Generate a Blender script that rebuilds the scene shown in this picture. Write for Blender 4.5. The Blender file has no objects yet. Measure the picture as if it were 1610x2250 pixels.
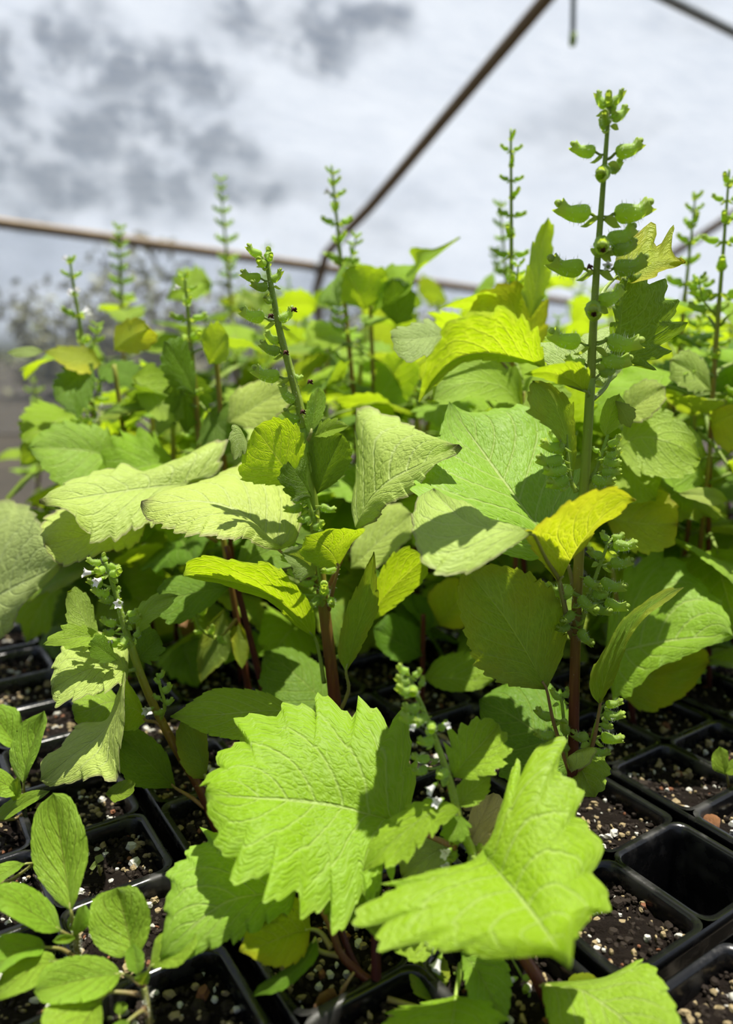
import bpy, math, random
import numpy as np
from mathutils import Vector, Matrix, noise as mnoise

random.seed(7)
rng = np.random.default_rng(11)
scene = bpy.context.scene
COL = scene.collection

# ------------------------------------------------------------------ camera
CAM_Z, PITCH, FPX = 0.22, math.radians(13.0), 1690.0
CP, SP = math.cos(PITCH), math.sin(PITCH)

def P(x, y, Y):
    """world point seen at photo pixel (x, y) that stands at distance Y in front of the camera"""
    u = (x - 805.0) / FPX
    v = (y - 1125.0) / FPX
    ry, rz = CP - SP * v, -SP - CP * v
    q = Y / ry
    return np.array((u * q, Y, CAM_Z + rz * q))

cam_data = bpy.data.cameras.new('camera')
cam = bpy.data.objects.new('camera', cam_data)
COL.objects.link(cam)
cam.location = (0, 0, CAM_Z)
cam.rotation_euler = (math.radians(90) - PITCH, 0, 0)
cam_data.sensor_fit = 'VERTICAL'
cam_data.sensor_height = 36.0
cam_data.lens = 36.0 * FPX / 2250.0
cam_data.clip_start = 0.01
cam_data.dof.use_dof = True
cam_data.dof.focus_distance = 0.315
cam_data.dof.aperture_fstop = 5.8
scene.camera = cam

# ------------------------------------------------------------------ node helpers
class NT:
    def __init__(self, tree):
        self.t = tree; self.n = tree.nodes; self.l = tree.links
        self.n.clear()
    def add(self, typ, **kw):
        nd = self.n.new(typ)
        for k, v in kw.items():
            setattr(nd, k, v)
        return nd
    def put(self, sock, val):
        if isinstance(val, bpy.types.NodeSocket):
            self.l.new(val, sock)
        elif isinstance(val, (tuple, list)):
            sock.default_value = (*val, 1.0) if len(val) == 3 and sock.type == 'RGBA' else val
        else:
            sock.default_value = val
    def math(self, op, a, b=None, c=None, clamp=False):
        nd = self.add('ShaderNodeMath', operation=op, use_clamp=clamp)
        for i, v in enumerate((a, b, c)):
            if v is not None: self.put(nd.inputs[i], v)
        return nd.outputs[0]
    def mix(self, f, a, b, blend='MIX'):
        nd = self.add('ShaderNodeMix', data_type='RGBA', blend_type=blend)
        self.put(nd.inputs[0], f); self.put(nd.inputs[6], a); self.put(nd.inputs[7], b)
        return nd.outputs[2]
    def ramp(self, f, stops):
        nd = self.add('ShaderNodeValToRGB')
        e = nd.color_ramp.elements
        while len(e) < len(stops): e.new(0.5)
        for i, (p, c) in enumerate(stops):
            e[i].position = p; e[i].color = (*c, 1) if len(c) == 3 else c
        self.put(nd.inputs[0], f)
        return nd.outputs[0]
    def smooth(self, v, a, b):
        nd = self.add('ShaderNodeMapRange', interpolation_type='SMOOTHSTEP')
        self.put(nd.inputs[0], v); self.put(nd.inputs[1], a); self.put(nd.inputs[2], b)
        nd.inputs[3].default_value = 0; nd.inputs[4].default_value = 1
        return nd.outputs[0]
    def noise(self, vec, scale, detail=3, rough=0.55):
        nd = self.add('ShaderNodeTexNoise')
        nd.inputs['Scale'].default_value = scale; nd.inputs['Detail'].default_value = detail
        nd.inputs['Roughness'].default_value = rough
        if vec is not None: self.put(nd.inputs['Vector'], vec)
        return nd.outputs[0]
    def bump(self, h, strength, dist):
        nd = self.add('ShaderNodeBump')
        nd.inputs['Strength'].default_value = strength; nd.inputs['Distance'].default_value = dist
        self.put(nd.inputs['Height'], h)
        return nd.outputs[0]
    def principled(self, col, rough=0.5, spec=0.4, normal=None, metal=0.0):
        nd = self.add('ShaderNodeBsdfPrincipled')
        self.put(nd.inputs['Base Color'], col); self.put(nd.inputs['Roughness'], rough)
        self.put(nd.inputs['Specular IOR Level'], spec); nd.inputs['Metallic'].default_value = metal
        if normal is not None: self.put(nd.inputs['Normal'], normal)
        return nd.outputs[0]
    def out(self, sh):
        o = self.add('ShaderNodeOutputMaterial'); self.put(o.inputs[0], sh)

def new_mat(name):
    m = bpy.data.materials.new(name); m.use_nodes = True
    return m, NT(m.node_tree)

def leaf_material(name, front, back, trans, vein, edge=None, edge_amt=0.0, veins=7.0, slant=0.42,
                  tfac=0.37, spots=0.0, net=26.0, yellow=None):
    m, t = new_mat(name)
    uv = t.add('ShaderNodeUVMap').outputs[0]
    sep = t.add('ShaderNodeSeparateXYZ'); t.put(sep.inputs[0], uv)
    s, tt = sep.outputs[0], sep.outputs[1]
    a = t.math('ABSOLUTE', s)
    q = t.math('MULTIPLY', t.math('SUBTRACT', tt, t.math('MULTIPLY', a, slant)), veins)
    q = t.math('ADD', q, 20.0)
    fr = t.math('FRACT', q)
    d = t.math('MINIMUM', fr, t.math('SUBTRACT', 1.0, fr))           # 0 on a side vein
    lat = t.math('SUBTRACT', 1.0, t.smooth(d, 0.0, 0.10))
    lat = t.math('MULTIPLY', lat, t.math('SUBTRACT', 1.0, t.smooth(a, 0.55, 1.0)))
    mid = t.math('SUBTRACT', 1.0, t.smooth(a, 0.008, 0.03))
    vn = t.math('MAXIMUM', t.math('MULTIPLY', lat, 0.7), mid)
    # fine net of cross veins
    cx = t.add('ShaderNodeCombineXYZ')
    t.put(cx.inputs[0], t.math('MULTIPLY', q, 2.4)); t.put(cx.inputs[1], t.math('MULTIPLY', s, net * 0.42)); 
    vor = t.add('ShaderNodeTexVoronoi', feature='DISTANCE_TO_EDGE'); t.put(vor.inputs['Vector'], cx.outputs[0])
    vor.inputs['Scale'].default_value = 1.0
    netv = t.math('SUBTRACT', 1.0, t.smooth(vor.outputs[0], 0.0, 0.20))
    cx2 = t.add('ShaderNodeCombineXYZ')
    t.put(cx2.inputs[0], t.math('MULTIPLY', q, 6.0)); t.put(cx2.inputs[1], t.math('MULTIPLY', s, net)); 
    vor2 = t.add('ShaderNodeTexVoronoi', feature='DISTANCE_TO_EDGE'); t.put(vor2.inputs['Vector'], cx2.outputs[0])
    vor2.inputs['Scale'].default_value = 1.0
    net2 = t.math('SUBTRACT', 1.0, t.smooth(vor2.outputs[0], 0.0, 0.25))
    oi = t.add('ShaderNodeObjectInfo')
    tex = t.add('ShaderNodeTexCoord').outputs['Object']
    n1 = t.noise(tex, 45.0, 3); n2 = t.noise(tex, 260.0, 2)
    geo = t.add('ShaderNodeNewGeometry')
    col = t.mix(geo.outputs['Backfacing'], front, back)
    # per leaf variation in hue and value, blotches
    hsv = t.add('ShaderNodeHueSaturation')
    t.put(hsv.inputs['Color'], col); hsv.inputs['Saturation'].default_value = 1.10
    t.put(hsv.inputs['Hue'], t.math('ADD', 0.488, t.math('MULTIPLY', oi.outputs['Random'], 0.024)))
    t.put(hsv.inputs['Value'], t.math('ADD', 0.86, t.math('MULTIPLY', n1, 0.28)))
    col = hsv.outputs[0]
    col = t.mix(t.math('MULTIPLY', vn, 0.62), col, vein)
    col = t.mix(t.math('MULTIPLY', netv, 0.10), col, vein)
    col = t.mix(t.math('MULTIPLY', net2, 0.07), col, vein)
    tcol = t.mix(t.math('MULTIPLY', t.math('MAXIMUM', vn, t.math('MULTIPLY', netv, 0.45)), 0.75), trans, tuple(min(1, c * 1.5 + 0.07) for c in trans))
    if yellow is not None:
        yf = t.smooth(t.math('ADD', n1, t.math('MULTIPLY', a, 0.25)), 0.5, 0.8)
        col = t.mix(t.math('MULTIPLY', yf, 0.7), col, yellow)
        tcol = t.mix(t.math('MULTIPLY', yf, 0.6), tcol, yellow)
    if edge is not None:
        ef = t.smooth(t.math('ADD', a, t.math('MULTIPLY', t.math('SUBTRACT', n1, 0.5), 0.22)), 0.90, 1.05)
        tipf = t.smooth(t.math('ADD', tt, t.math('MULTIPLY', t.math('SUBTRACT', n1, 0.5), 0.2)), 0.9, 1.05)
        ef = t.math('MULTIPLY', t.math('MAXIMUM', ef, tipf), edge_amt)
        col = t.mix(ef, col, edge); tcol = t.mix(ef, tcol, edge)
    if spots > 0:
        sp = t.smooth(n2, 0.72, 0.76)
        col = t.mix(t.math('MULTIPLY', sp, spots), col, (0.05, 0.03, 0.01))
    h = t.math('ADD', t.math('MULTIPLY', netv, -0.30), t.math('MULTIPLY', vn, -0.9))
    h = t.math('ADD', h, t.math('MULTIPLY', net2, -0.16))
    h = t.math('ADD', h, t.math('MULTIPLY', n2, 0.35))
    nrm = t.bump(h, 0.9, 0.0007)
    pr = t.principled(col, 0.52, 0.32, nrm)
    tr = t.add('ShaderNodeBsdfTranslucent'); t.put(tr.inputs[0], tcol); t.put(tr.inputs[1], nrm)
    mx = t.add('ShaderNodeMixShader'); mx.inputs[0].default_value = tfac
    t.put(mx.inputs[1], pr); t.put(mx.inputs[2], tr.outputs[0])
    t.out(mx.outputs[0])
    return m

VEIN = (0.50, 0.58, 0.22)
M = {}
M['leaf'] = leaf_material('shiso_leaf', (0.265, 0.42, 0.055), (0.29, 0.41, 0.09), (0.48, 0.70, 0.010), VEIN)
M['pale'] = leaf_material('shiso_leaf_pale_purple_rim', (0.47, 0.58, 0.155), (0.38, 0.47, 0.11), (0.52, 0.68, 0.012), (0.55, 0.63, 0.28),
                          edge=(0.20, 0.11, 0.13), edge_amt=0.75)
M['lime'] = leaf_material('shiso_leaf_lime', (0.285, 0.46, 0.045), (0.32, 0.47, 0.07), (0.58, 0.82, 0.006), (0.50, 0.64, 0.20), edge=(0.45, 0.58, 0.12), edge_amt=0.3, tfac=0.42)
M['dark'] = leaf_material('shiso_leaf_deep_green', (0.115, 0.22, 0.022), (0.15, 0.25, 0.035), (0.26, 0.41, 0.006), (0.28, 0.38, 0.08), tfac=0.36)
M['yellow'] = leaf_material('shiso_leaf_yellowing', (0.36, 0.49, 0.05), (0.40, 0.50, 0.07), (0.62, 0.73, 0.008), (0.54, 0.60, 0.16), yellow=(0.58, 0.58, 0.02),
                            edge=(0.35, 0.20, 0.03), edge_amt=0.5, tfac=0.48)
M['olive'] = leaf_material('shiso_leaf_olive', (0.18, 0.31, 0.05), (0.21, 0.32, 0.07), (0.36, 0.50, 0.006), (0.38, 0.46, 0.10), yellow=(0.34, 0.38, 0.02), tfac=0.40)
M['grey'] = leaf_material('shiso_leaf_mint', (0.38, 0.48, 0.17), (0.35, 0.45, 0.14), (0.46, 0.60, 0.02), (0.48, 0.56, 0.26), edge=(0.18, 0.11, 0.11), edge_amt=0.6)
M['basil'] = leaf_material('basil_leaf', (0.27, 0.44, 0.065), (0.34, 0.47, 0.13), (0.48, 0.66, 0.012), (0.22, 0.22, 0.05), veins=5.0, slant=0.55, net=16.0, spots=0.2)
M['dead'] = leaf_material('dead_leaf', (0.62, 0.50, 0.26), (0.55, 0.45, 0.24), (0.55, 0.42, 0.15), (0.55, 0.43, 0.24), tfac=0.25)
M['brown'] = leaf_material('brown_dry_leaf', (0.30, 0.15, 0.07), (0.28, 0.17, 0.09), (0.25, 0.12, 0.05), (0.38, 0.25, 0.14), tfac=0.1)

def stem_material(name, stops, rough=0.45):
    m, t = new_mat(name)
    uv = t.add('ShaderNodeUVMap').outputs[0]
    sep = t.add('ShaderNodeSeparateXYZ'); t.put(sep.inputs[0], uv)
    tex = t.add('ShaderNodeTexCoord').outputs['Object']
    mp = t.add('ShaderNodeMapping'); t.put(mp.inputs[0], tex); mp.inputs['Scale'].default_value = (700, 700, 60)
    n = t.noise(mp.outputs[0], 1.0, 2)
    f = t.math('ADD', sep.outputs[1], t.math('MULTIPLY', t.math('SUBTRACT', n, 0.5), 0.12))
    col = t.ramp(f, stops)
    col = t.mix(t.math('MULTIPLY', n, 0.35), col, t.mix(1.0, col, (1.7, 1.6, 1.3), 'MULTIPLY'))
    pr = t.principled(col, rough, 0.4, t.bump(n, 0.4, 0.0004))
    tr = t.add('ShaderNodeBsdfTranslucent'); t.put(tr.inputs[0], col)
    mx = t.add('ShaderNodeMixShader'); mx.inputs[0].default_value = 0.22
    t.put(mx.inputs[1], pr); t.put(mx.inputs[2], tr.outputs[0]); t.out(mx.outputs[0])
    return m
M['stem'] = stem_material('shiso_stem', [(0.0, (0.07, 0.014, 0.014)), (0.33, (0.13, 0.038, 0.018)), (0.48, (0.22, 0.12, 0.03)), (0.62, (0.32, 0.27, 0.045)), (0.75, (0.30, 0.38, 0.05)), (1.0, (0.30, 0.46, 0.06))])
M['petiole'] = stem_material('shiso_petiole', [(0.0, (0.26, 0.19, 0.07)), (1.0, (0.36, 0.40, 0.12))])
M['petiole_green'] = stem_material('shiso_petiole_green', [(0.0, (0.22, 0.32, 0.06)), (1.0, (0.36, 0.48, 0.10))])
M['petiole_brown'] = stem_material('shiso_petiole_brown', [(0.0, (0.30, 0.15, 0.07)), (1.0, (0.34, 0.24, 0.10))])
M['basil_stem'] = stem_material('basil_stem', [(0.0, (0.20, 0.12, 0.06)), (1.0, (0.30, 0.33, 0.09))])

def tissue(name, col, trans, tfac=0.35, rough=0.45, var=0.25):
    m, t = new_mat(name)
    tex = t.add('ShaderNodeTexCoord').outputs['Object']
    n = t.noise(tex, 400.0, 2)
    oi = t.add('ShaderNodeObjectInfo')
    c = t.mix(n, tuple(x * (1 - var) for x in col), tuple(min(1, x * (1 + var)) for x in col))
    hsv = t.add('ShaderNodeHueSaturation'); t.put(hsv.inputs['Color'], c)
    t.put(hsv.inputs['Value'], t.math('ADD', 0.8, t.math('MULTIPLY', oi.outputs['Random'], 0.4)))
    pr = t.principled(hsv.outputs[0], rough, 0.4, t.bump(n, 0.3, 0.0003))
    tr = t.add('ShaderNodeBsdfTranslucent'); t.put(tr.inputs[0], trans)
    mx = t.add('ShaderNodeMixShader'); mx.inputs[0].default_value = tfac
    t.put(mx.inputs[1], pr); t.put(mx.inputs[2], tr.outputs[0]); t.out(mx.outputs[0])
    return m
M['calyx'] = tissue('shiso_calyx', (0.36, 0.53, 0.09), (0.66, 0.86, 0.06), 0.48)
M['lip'] = tissue('shiso_calyx_lip', (0.44, 0.58, 0.11), (0.62, 0.76, 0.06), 0.45)
M['bract'] = tissue('shiso_bract', (0.40, 0.54, 0.14), (0.58, 0.72, 0.06), 0.5)
M['petal'] = tissue('shiso_petal', (0.86, 0.84, 0.86), (0.9, 0.88, 0.9), 0.35, var=0.08)
M['throat'] = tissue('petal_marks', (0.20, 0.10, 0.12), (0.2, 0.1, 0.1), 0.1)
M['withered'] = tissue('withered_flower', (0.10, 0.028, 0.016), (0.12, 0.03, 0.02), 0.1)
M['hair'] = tissue('plant_hair', (0.80, 0.85, 0.72), (0.85, 0.9, 0.75), 0.5)

# ------------------------------------------------------------------ object helpers
def link_mesh(name, verts, faces, mats, parent=None, uvs=None, midx=None, origin=None, smooth=True):
    """one mesh object; verts are world points, stored relative to the parent's (or own) origin"""
    v = np.asarray(verts, dtype=float)
    base = np.zeros(3)
    if parent is not None:
        r = parent
        while r.parent is not None: r = r.parent
        base = np.array(r.location)
    off = base if origin is None else np.asarray(origin, float)
    me = bpy.data.meshes.new(name)
    me.from_pydata((v - off).tolist(), [], faces)
    for m in (mats if isinstance(mats, (list, tuple)) else [mats]):
        me.materials.append(m)
    if midx is not None:
        me.polygons.foreach_set('material_index', np.asarray(midx, dtype=np.int32))
    if smooth:
        me.polygons.foreach_set('use_smooth', [True] * len(me.polygons))
    if uvs is not None:
        uvl = me.uv_layers.new(name='UVMap')
        li = np.empty(len(me.loops), dtype=np.int32)
        me.loops.foreach_get('vertex_index', li)
        uvl.data.foreach_set('uv', np.asarray(uvs, dtype=float)[li].ravel())
    me.update()
    o = bpy.data.objects.new(name, me)
    COL.objects.link(o)
    if parent is not None:
        o.parent = parent
        if parent.parent is None:
            o.location = off - base
        else:
            o.location = off - base - np.array(parent.location)
    else:
        o.location = off if origin is not None else (0, 0, 0)
    return o

def root_empty(name, loc, label, cat, group=None):
    o = bpy.data.objects.new(name, None)
    COL.objects.link(o)
    o.empty_display_size = 0.01
    o.location = tuple(loc)
    o['label'] = label; o['category'] = cat
    if group: o['group'] = group
    return o

def tag(o, label=None, cat=None, group=None, kind=None):
    if label: o['label'] = label
    if cat: o['category'] = cat
    if group: o['group'] = group
    if kind: o['kind'] = kind
    return o

def spline(pts, n):
    """Catmull-Rom through pts, sampled at n evenly spaced arc-length points"""
    p = np.asarray(pts, float)
    if len(p) == 2:
        return p[0] + (p[1] - p[0]) * np.linspace(0, 1, n)[:, None]
    e = np.vstack([2 * p[0] - p[1], p, 2 * p[-1] - p[-2]])
    out = []
    k = 14
    for i in range(1, len(e) - 2):
        t = np.linspace(0, 1, k, endpoint=False)[:, None]
        a, b, c, d = e[i - 1], e[i], e[i + 1], e[i + 2]
        out.append(0.5 * (2 * b + (c - a) * t + (2 * a - 5 * b + 4 * c - d) * t ** 2 + (3 * b - a - 3 * c + d) * t ** 3))
    out.append(p[-1:])
    q = np.vstack(out)
    L = np.concatenate([[0], np.cumsum(np.linalg.norm(np.diff(q, axis=0), axis=1))])
    if L[-1] < 1e-9: return np.repeat(p[:1], n, 0)
    x = np.linspace(0, L[-1], n)
    return np.stack([np.interp(x, L, q[:, j]) for j in range(3)], 1)

def unit(v):
    v = np.asarray(v, float)
    return v / np.maximum(np.linalg.norm(v, axis=-1, keepdims=True), 1e-12)

def tube_geo(path, radii, n=8, square=0.0, cap=True, v0=0.0, v1=1.0):
    """tube with an optional square, grooved section; returns verts, faces, uvs"""
    path = np.asarray(path, float); m = len(path)
    tan = unit(np.gradient(path, axis=0))
    ref = np.array((0.9, 0.3, 0.2))
    nx = unit(ref - (tan @ ref)[:, None] * tan)
    ny = np.cross(tan, nx)
    th = np.linspace(0, 2 * np.pi, n, endpoint=False)
    rr = 1 + square * np.cos(4 * th)
    radii = np.broadcast_to(np.asarray(radii, float), (m,))
    V = path[:, None] + radii[:, None, None] * (rr * np.cos(th))[None, :, None] * nx[:, None] + radii[:, None, None] * (rr * np.sin(th))[None, :, None] * ny[:, None]
    verts = V.reshape(-1, 3)
    F = []
    for i in range(m - 1):
        for j in range(n):
            k = (j + 1) % n
            F.append((i * n + j, i * n + k, (i + 1) * n + k, (i + 1) * n + j))
    if cap:
        F.append(tuple(range(n - 1, -1, -1))); F.append(tuple((m - 1) * n + j for j in range(n)))
    uv = np.stack([np.tile(th / 6.283, m), np.repeat(np.linspace(v0, v1, m), n)], 1)
    return verts, F, uv

class Geo:
    """collects pieces into one mesh"""
    def __init__(self): self.v = []; self.f = []; self.u = []; self.m = []; self.n = 0
    def add(self, v, f, u=None, mi=0):
        v = np.asarray(v, float)
        self.v.append(v); self.f += [tuple(i + self.n for i in q) for q in f]
        self.u.append(np.zeros((len(v), 2)) if u is None else np.asarray(u, float))
        self.m += [mi] * len(f); self.n += len(v)
    def link(self, name, mats, parent=None, origin=None, smooth=True):
        return link_mesh(name, np.vstack(self.v), self.f, mats, parent, np.vstack(self.u), self.m, origin, smooth)

def hairs(geo, path, radii, count, length, mi, seed=0):
    r = np.random.default_rng(seed)
    path = np.asarray(path, float); m = len(path)
    tan = unit(np.gradient(path, axis=0))
    rad = np.broadcast_to(np.asarray(radii, float), (m,))
    for _ in range(count):
        i = r.integers(0, m)
        j = min(i + 1, m - 1); w = r.random()
        p = path[i] * (1 - w) + path[j] * w
        d = r.normal(size=3); d -= d @ tan[i] * tan[i]; d = unit(d)
        d2 = unit(d + tan[i] * r.normal() * 0.35)
        L = length * (0.5 + 0.8 * r.random())
        side = np.cross(d2, tan[i]) * length * 0.034
        b = p + d * rad[i] * 0.9
        geo.add([b - side, b + side, b + d2 * L], [(0, 1, 2)], None, mi)

# ------------------------------------------------------------------ leaves
def leaf_geo(mid, L, R, teeth=11, amp=0.10, lean=0.7, bulge=0.04, quilt=0.03, wave=0.03, cols=8, sub=7, seed=0, nveins=7.0, slant=0.42, curl=0.0, dbl=0.22):
    r = np.random.default_rng(seed)
    n = teeth * sub + 1
    mid = spline(mid, n); L = spline(L, n); R = spline(R, n)
    t = np.linspace(0, 1, n)
    tang = unit(np.gradient(mid, axis=0))
    grid = np.zeros((n, 2 * cols + 1, 3)); uv = np.zeros((n, 2 * cols + 1, 2))
    grid[:, cols] = mid; uv[:, cols, 1] = t
    W = max(np.linalg.norm(L - mid, axis=1).max(), np.linalg.norm(R - mid, axis=1).max())
    amp = amp * 1.75
    for side, E, sg in (('L', L, -1), ('R', R, 1)):
        off = E - mid
        w = np.linalg.norm(off, axis=1, keepdims=True)
        out = off / np.maximum(w, 1e-9)
        nrm = unit(np.cross(out, tang)) * sg
        # keep the normal continuous where the width closes at the ends
        nm = unit((nrm * np.minimum(w, W * 0.5)).sum(0))
        nrm = unit(nrm * np.minimum(w / W, 1) + nm * 0.25)
        etan = np.gradient(E, axis=0) * (n - 1)
        ph0 = r.random() * 0.6
        x = t * teeth + ph0
        idx = np.floor(x).astype(int); ph = x - idx
        tr = 0.55 + 0.75 * r.random(teeth + 3)
        saw = np.where(ph < 0.70, (ph / 0.70) ** 0.7, 1 - (ph - 0.70) / 0.30)
        env = np.clip((t - 0.04) / 0.16, 0, 1) * np.clip((1 - t) / 0.10, 0, 1)
        x2 = t * teeth * 2.6 + r.random(); p2_ = x2 - np.floor(x2)
        saw2 = np.where(p2_ < 0.65, (p2_ / 0.65) ** 0.8, 1 - (p2_ - 0.65) / 0.35)
        A = (saw * tr[idx] * (1 - dbl) + saw2 * dbl) * env
        loc = np.minimum(1.0, (w[:, 0] / W) * 1.4)
        wv = r.random() * 6.28
        for c in range(1, cols + 1):
            a = c / cols
            k = a ** 2.2
            p = mid + off * a
            p = p + out * (amp * W * (A - 0.35 * env) * k * loc)[:, None] + etan * (lean * A * k / teeth * 0.55)[:, None]
            q = (t - slant * a) * nveins + 20
            fr = q - np.floor(q)
            quil = np.sqrt(np.abs(np.sin(np.pi * fr))) * a * (1.15 - a) * 2.2
            h = bulge * W * 4 * a * (1 - a) + quilt * W * quil * loc + wave * W * np.sin(t * 15 + wv) * a ** 2 * env - curl * W * a ** 4
            p = p + nrm * h[:, None]
            grid[:, cols + sg * c] = p
            uv[:, cols + sg * c, 0] = sg * a; uv[:, cols + sg * c, 1] = t
    nc = 2 * cols + 1
    F = []
    for i in range(n - 1):
        for j in range(nc - 1):
            F.append((i * nc + j, i * nc + j + 1, (i + 1) * nc + j + 1, (i + 1) * nc + j))
    return grid.reshape(-1, 3), F, uv.reshape(-1, 2)

LEAFN = [0]
def leaf(plant, b, t, mid=None, L=None, R=None, mat='leaf', under=False, pet=None, pet_r=0.0009, pet_mat='petiole', label=None, name='leaf', **kw):
    """b, t, mid, L, R: photo pixel + distance.  pet: more points leading from the blade back to the stem"""
    LEAFN[0] += 1
    c = lambda q: P(*q)
    mid = [c(b)] + [c(q) for q in (mid or [])] + [c(t)]
    Lp = [c(b)] + [c(q) for q in L] + [c(t)]
    Rp = [c(b)] + [c(q) for q in R] + [c(t)]
    if under: Lp, Rp = Rp, Lp
    kw.setdefault('seed', LEAFN[0])
    v, f, u = leaf_geo(mid, Lp, Rp, **kw)
    o = link_mesh(name, v, f, M[mat], plant, u, origin=c(b))
    if label: o['label'] = label
    if pet:
        pp = [c(q) for q in pet][::-1] + [c(b), mid[1] * 0.25 + c(b) * 0.75]
        path = spline(pp, 14)
        rad = np.linspace(pet_r * 1.25, pet_r * 0.6, 14)
        g = Geo(); g.add(*tube_geo(path, rad, 8))
        hairs(g, path, rad, 24, 0.0012, 1, LEAFN[0])
        g.link('petiole', [M[pet_mat], M['hair']], o, origin=c(b))
    return o

def ql(plant, b, t, wl, wr, mat='leaf', dl=0.0, dr=0.0, bend=0.0, under=False, **kw):
    """quicker leaf: width in pixels to each side of the midrib, dl / dr how much nearer (-) or farther (+) the two edges lie"""
    b = np.array(b, float); t = np.array(t, float)
    d = t[:2] - b[:2]; n = np.array((d[1], -d[0])) / np.hypot(*d)     # to the left of the heading on the photo
    prof = ((0.06, 0.42), (0.2, 0.86), (0.38, 1.0), (0.58, 0.88), (0.78, 0.52), (0.92, 0.18))
    def edge(w, dd):
        o = []
        for a, k in prof:
            q = b + (t - b) * a
            q[:2] += n * (w * k + bend * 4 * a * (1 - a)); q[2] += dd * k
            o.append(tuple(q))
        return o
    m = []
    for a in (0.3, 0.6):
        q = b + (t - b) * a; q[:2] += n * bend * 4 * a * (1 - a); m.append(tuple(q))
    kw.setdefault('cols', 6); kw.setdefault('sub', 6); kw.setdefault('teeth', 10)
    return leaf(plant, tuple(b), tuple(t), m, edge(wl, dl), edge(-wr, dr), mat, under, **kw)

# ------------------------------------------------------------------ calyx, bract, flower: shared meshes along +X, unit length
def calyx_mesh(seed, hair=True):
    r = np.random.default_rng(seed)
    nt, n = 18, 24
    t = np.linspace(0, 1, nt)
    rad = np.interp(t, [0, 0.03, 0.09, 0.2, 0.4, 0.6, 0.75, 0.88, 1.0], [0.05, 0.13, 0.185, 0.215, 0.20, 0.165, 0.145, 0.145, 0.13])
    zc = np.interp(t, [0, 0.25, 0.55, 0.8, 1], [0.02, -0.02, -0.04, -0.01, 0.02])
    th = np.linspace(0, 2 * np.pi, n, endpoint=False)
    V = np.zeros((nt, n, 3))
    up = np.sin(th)
    uu = np.clip((up + 0.15) / 1.15, 0, 1) ** 0.6
    dd = np.clip((-up - 0.15) / 0.85, 0, 1) ** 0.6
    for i in range(nt):
        rib = 1 + 0.08 * np.cos(10 * th) * min(1, t[i] * 5)
        e = np.clip((t[i] - 0.62) / 0.38, 0, 1)
        V[i, :, 0] = t[i] * (1 - 0.06 * e)
        V[i, :, 1] = rad[i] * rib * np.cos(th)
        V[i, :, 2] = zc[i] + rad[i] * rib * up
        if e > 0:
            ang = e * 2.1                                   # the upper lip rolls up and back
            V[i, :, 2] += uu * 0.15 * np.sin(ang) * (0.85 + 0.15 * np.abs(np.cos(1.5 * (th - np.pi / 2))))
            V[i, :, 0] += uu * (0.13 * np.sin(ang) * 0.35 - 0.16 * e ** 2)
            V[i, :, 1] *= 1 + 0.35 * np.sin(e * np.pi * 0.8) * uu - 0.25 * dd * e
            tooth = np.abs(np.sin(2 * (th - np.pi))) ** 0.8
            V[i, :, 0] += dd * e ** 1.5 * 0.17 * tooth
            V[i, :, 2] += dd * e * 0.05 + dd * e ** 2 * 0.03
    verts = V.reshape(-1, 3)
    F = []; mi = []
    for i in range(nt - 1):
        for j in range(n):
            k = (j + 1) % n
            F.append((i * n + j, i * n + k, (i + 1) * n + k, (i + 1) * n + j)); mi.append(1 if i > nt * 0.66 else 0)
    g = Geo(); g.add(verts, F); g.m = mi
    g.add(*[(lambda a: a)(x) for x in tube_geo(np.array([(-0.30, 0, -0.10), (-0.18, 0, -0.07), (-0.06, 0, -0.01), (0.05, 0, 0.01)]), [0.035, 0.035, 0.04, 0.05], 6)], 1)
    # rolled upper lip: three rounded lobes; lower lip: two pointed teeth
    for (c, rr) in (((0.93, 0.0, 0.17), (0.115, 0.095, 0.085)), ((0.90, 0.085, 0.145), (0.09, 0.06, 0.07)), ((0.90, -0.085, 0.145), (0.09, 0.06, 0.07))):
        B = []; nb = 8
        for i in range(1, 6):
            ph = math.pi * i / 6
            for j in range(nb):
                a2 = 2 * math.pi * j / nb
                B.append((c[0] + rr[0] * math.sin(ph) * math.cos(a2), c[1] + rr[1] * math.sin(ph) * math.sin(a2), c[2] + rr[2] * math.cos(ph)))
        B += [(c[0], c[1], c[2] + rr[2]), (c[0], c[1], c[2] - rr[2])]
        Fb = [(i * nb + j, (i + 1) * nb + j, (i + 1) * nb + (j + 1) % nb, i * nb + (j + 1) % nb) for i in range(4) for j in range(nb)]
        Fb += [(j, (j + 1) % nb, 5 * nb) for j in range(nb)] + [(4 * nb + (j + 1) % nb, 4 * nb + j, 5 * nb + 1) for j in range(nb)]
        g.add(B, Fb, None, 1)
    if hair:
        for _ in range(70):
            i = r.integers(1, int(nt * 0.75)); j = r.integers(0, n)
            p = V[i, j]; c = np.array((t[i], 0, zc[i]))
            d = unit(p - c + np.array((r.normal() * 0.05, r.normal() * 0.05, r.normal() * 0.05)))
            s = np.array((0.007, 0, 0))
            g.add([p - s, p + s, p + d * (0.08 + 0.09 * r.random())], [(0, 1, 2)], None, 2)
    me_o = g.link('calyx', [M['calyx'], M['lip'], M['hair']])
    me = me_o.data
    bpy.data.objects.remove(me_o)
    return me
CALYX = [calyx_mesh(s) for s in range(4)]
CALYX_FAR = [calyx_mesh(s, False) for s in (8, 9)]

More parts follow.
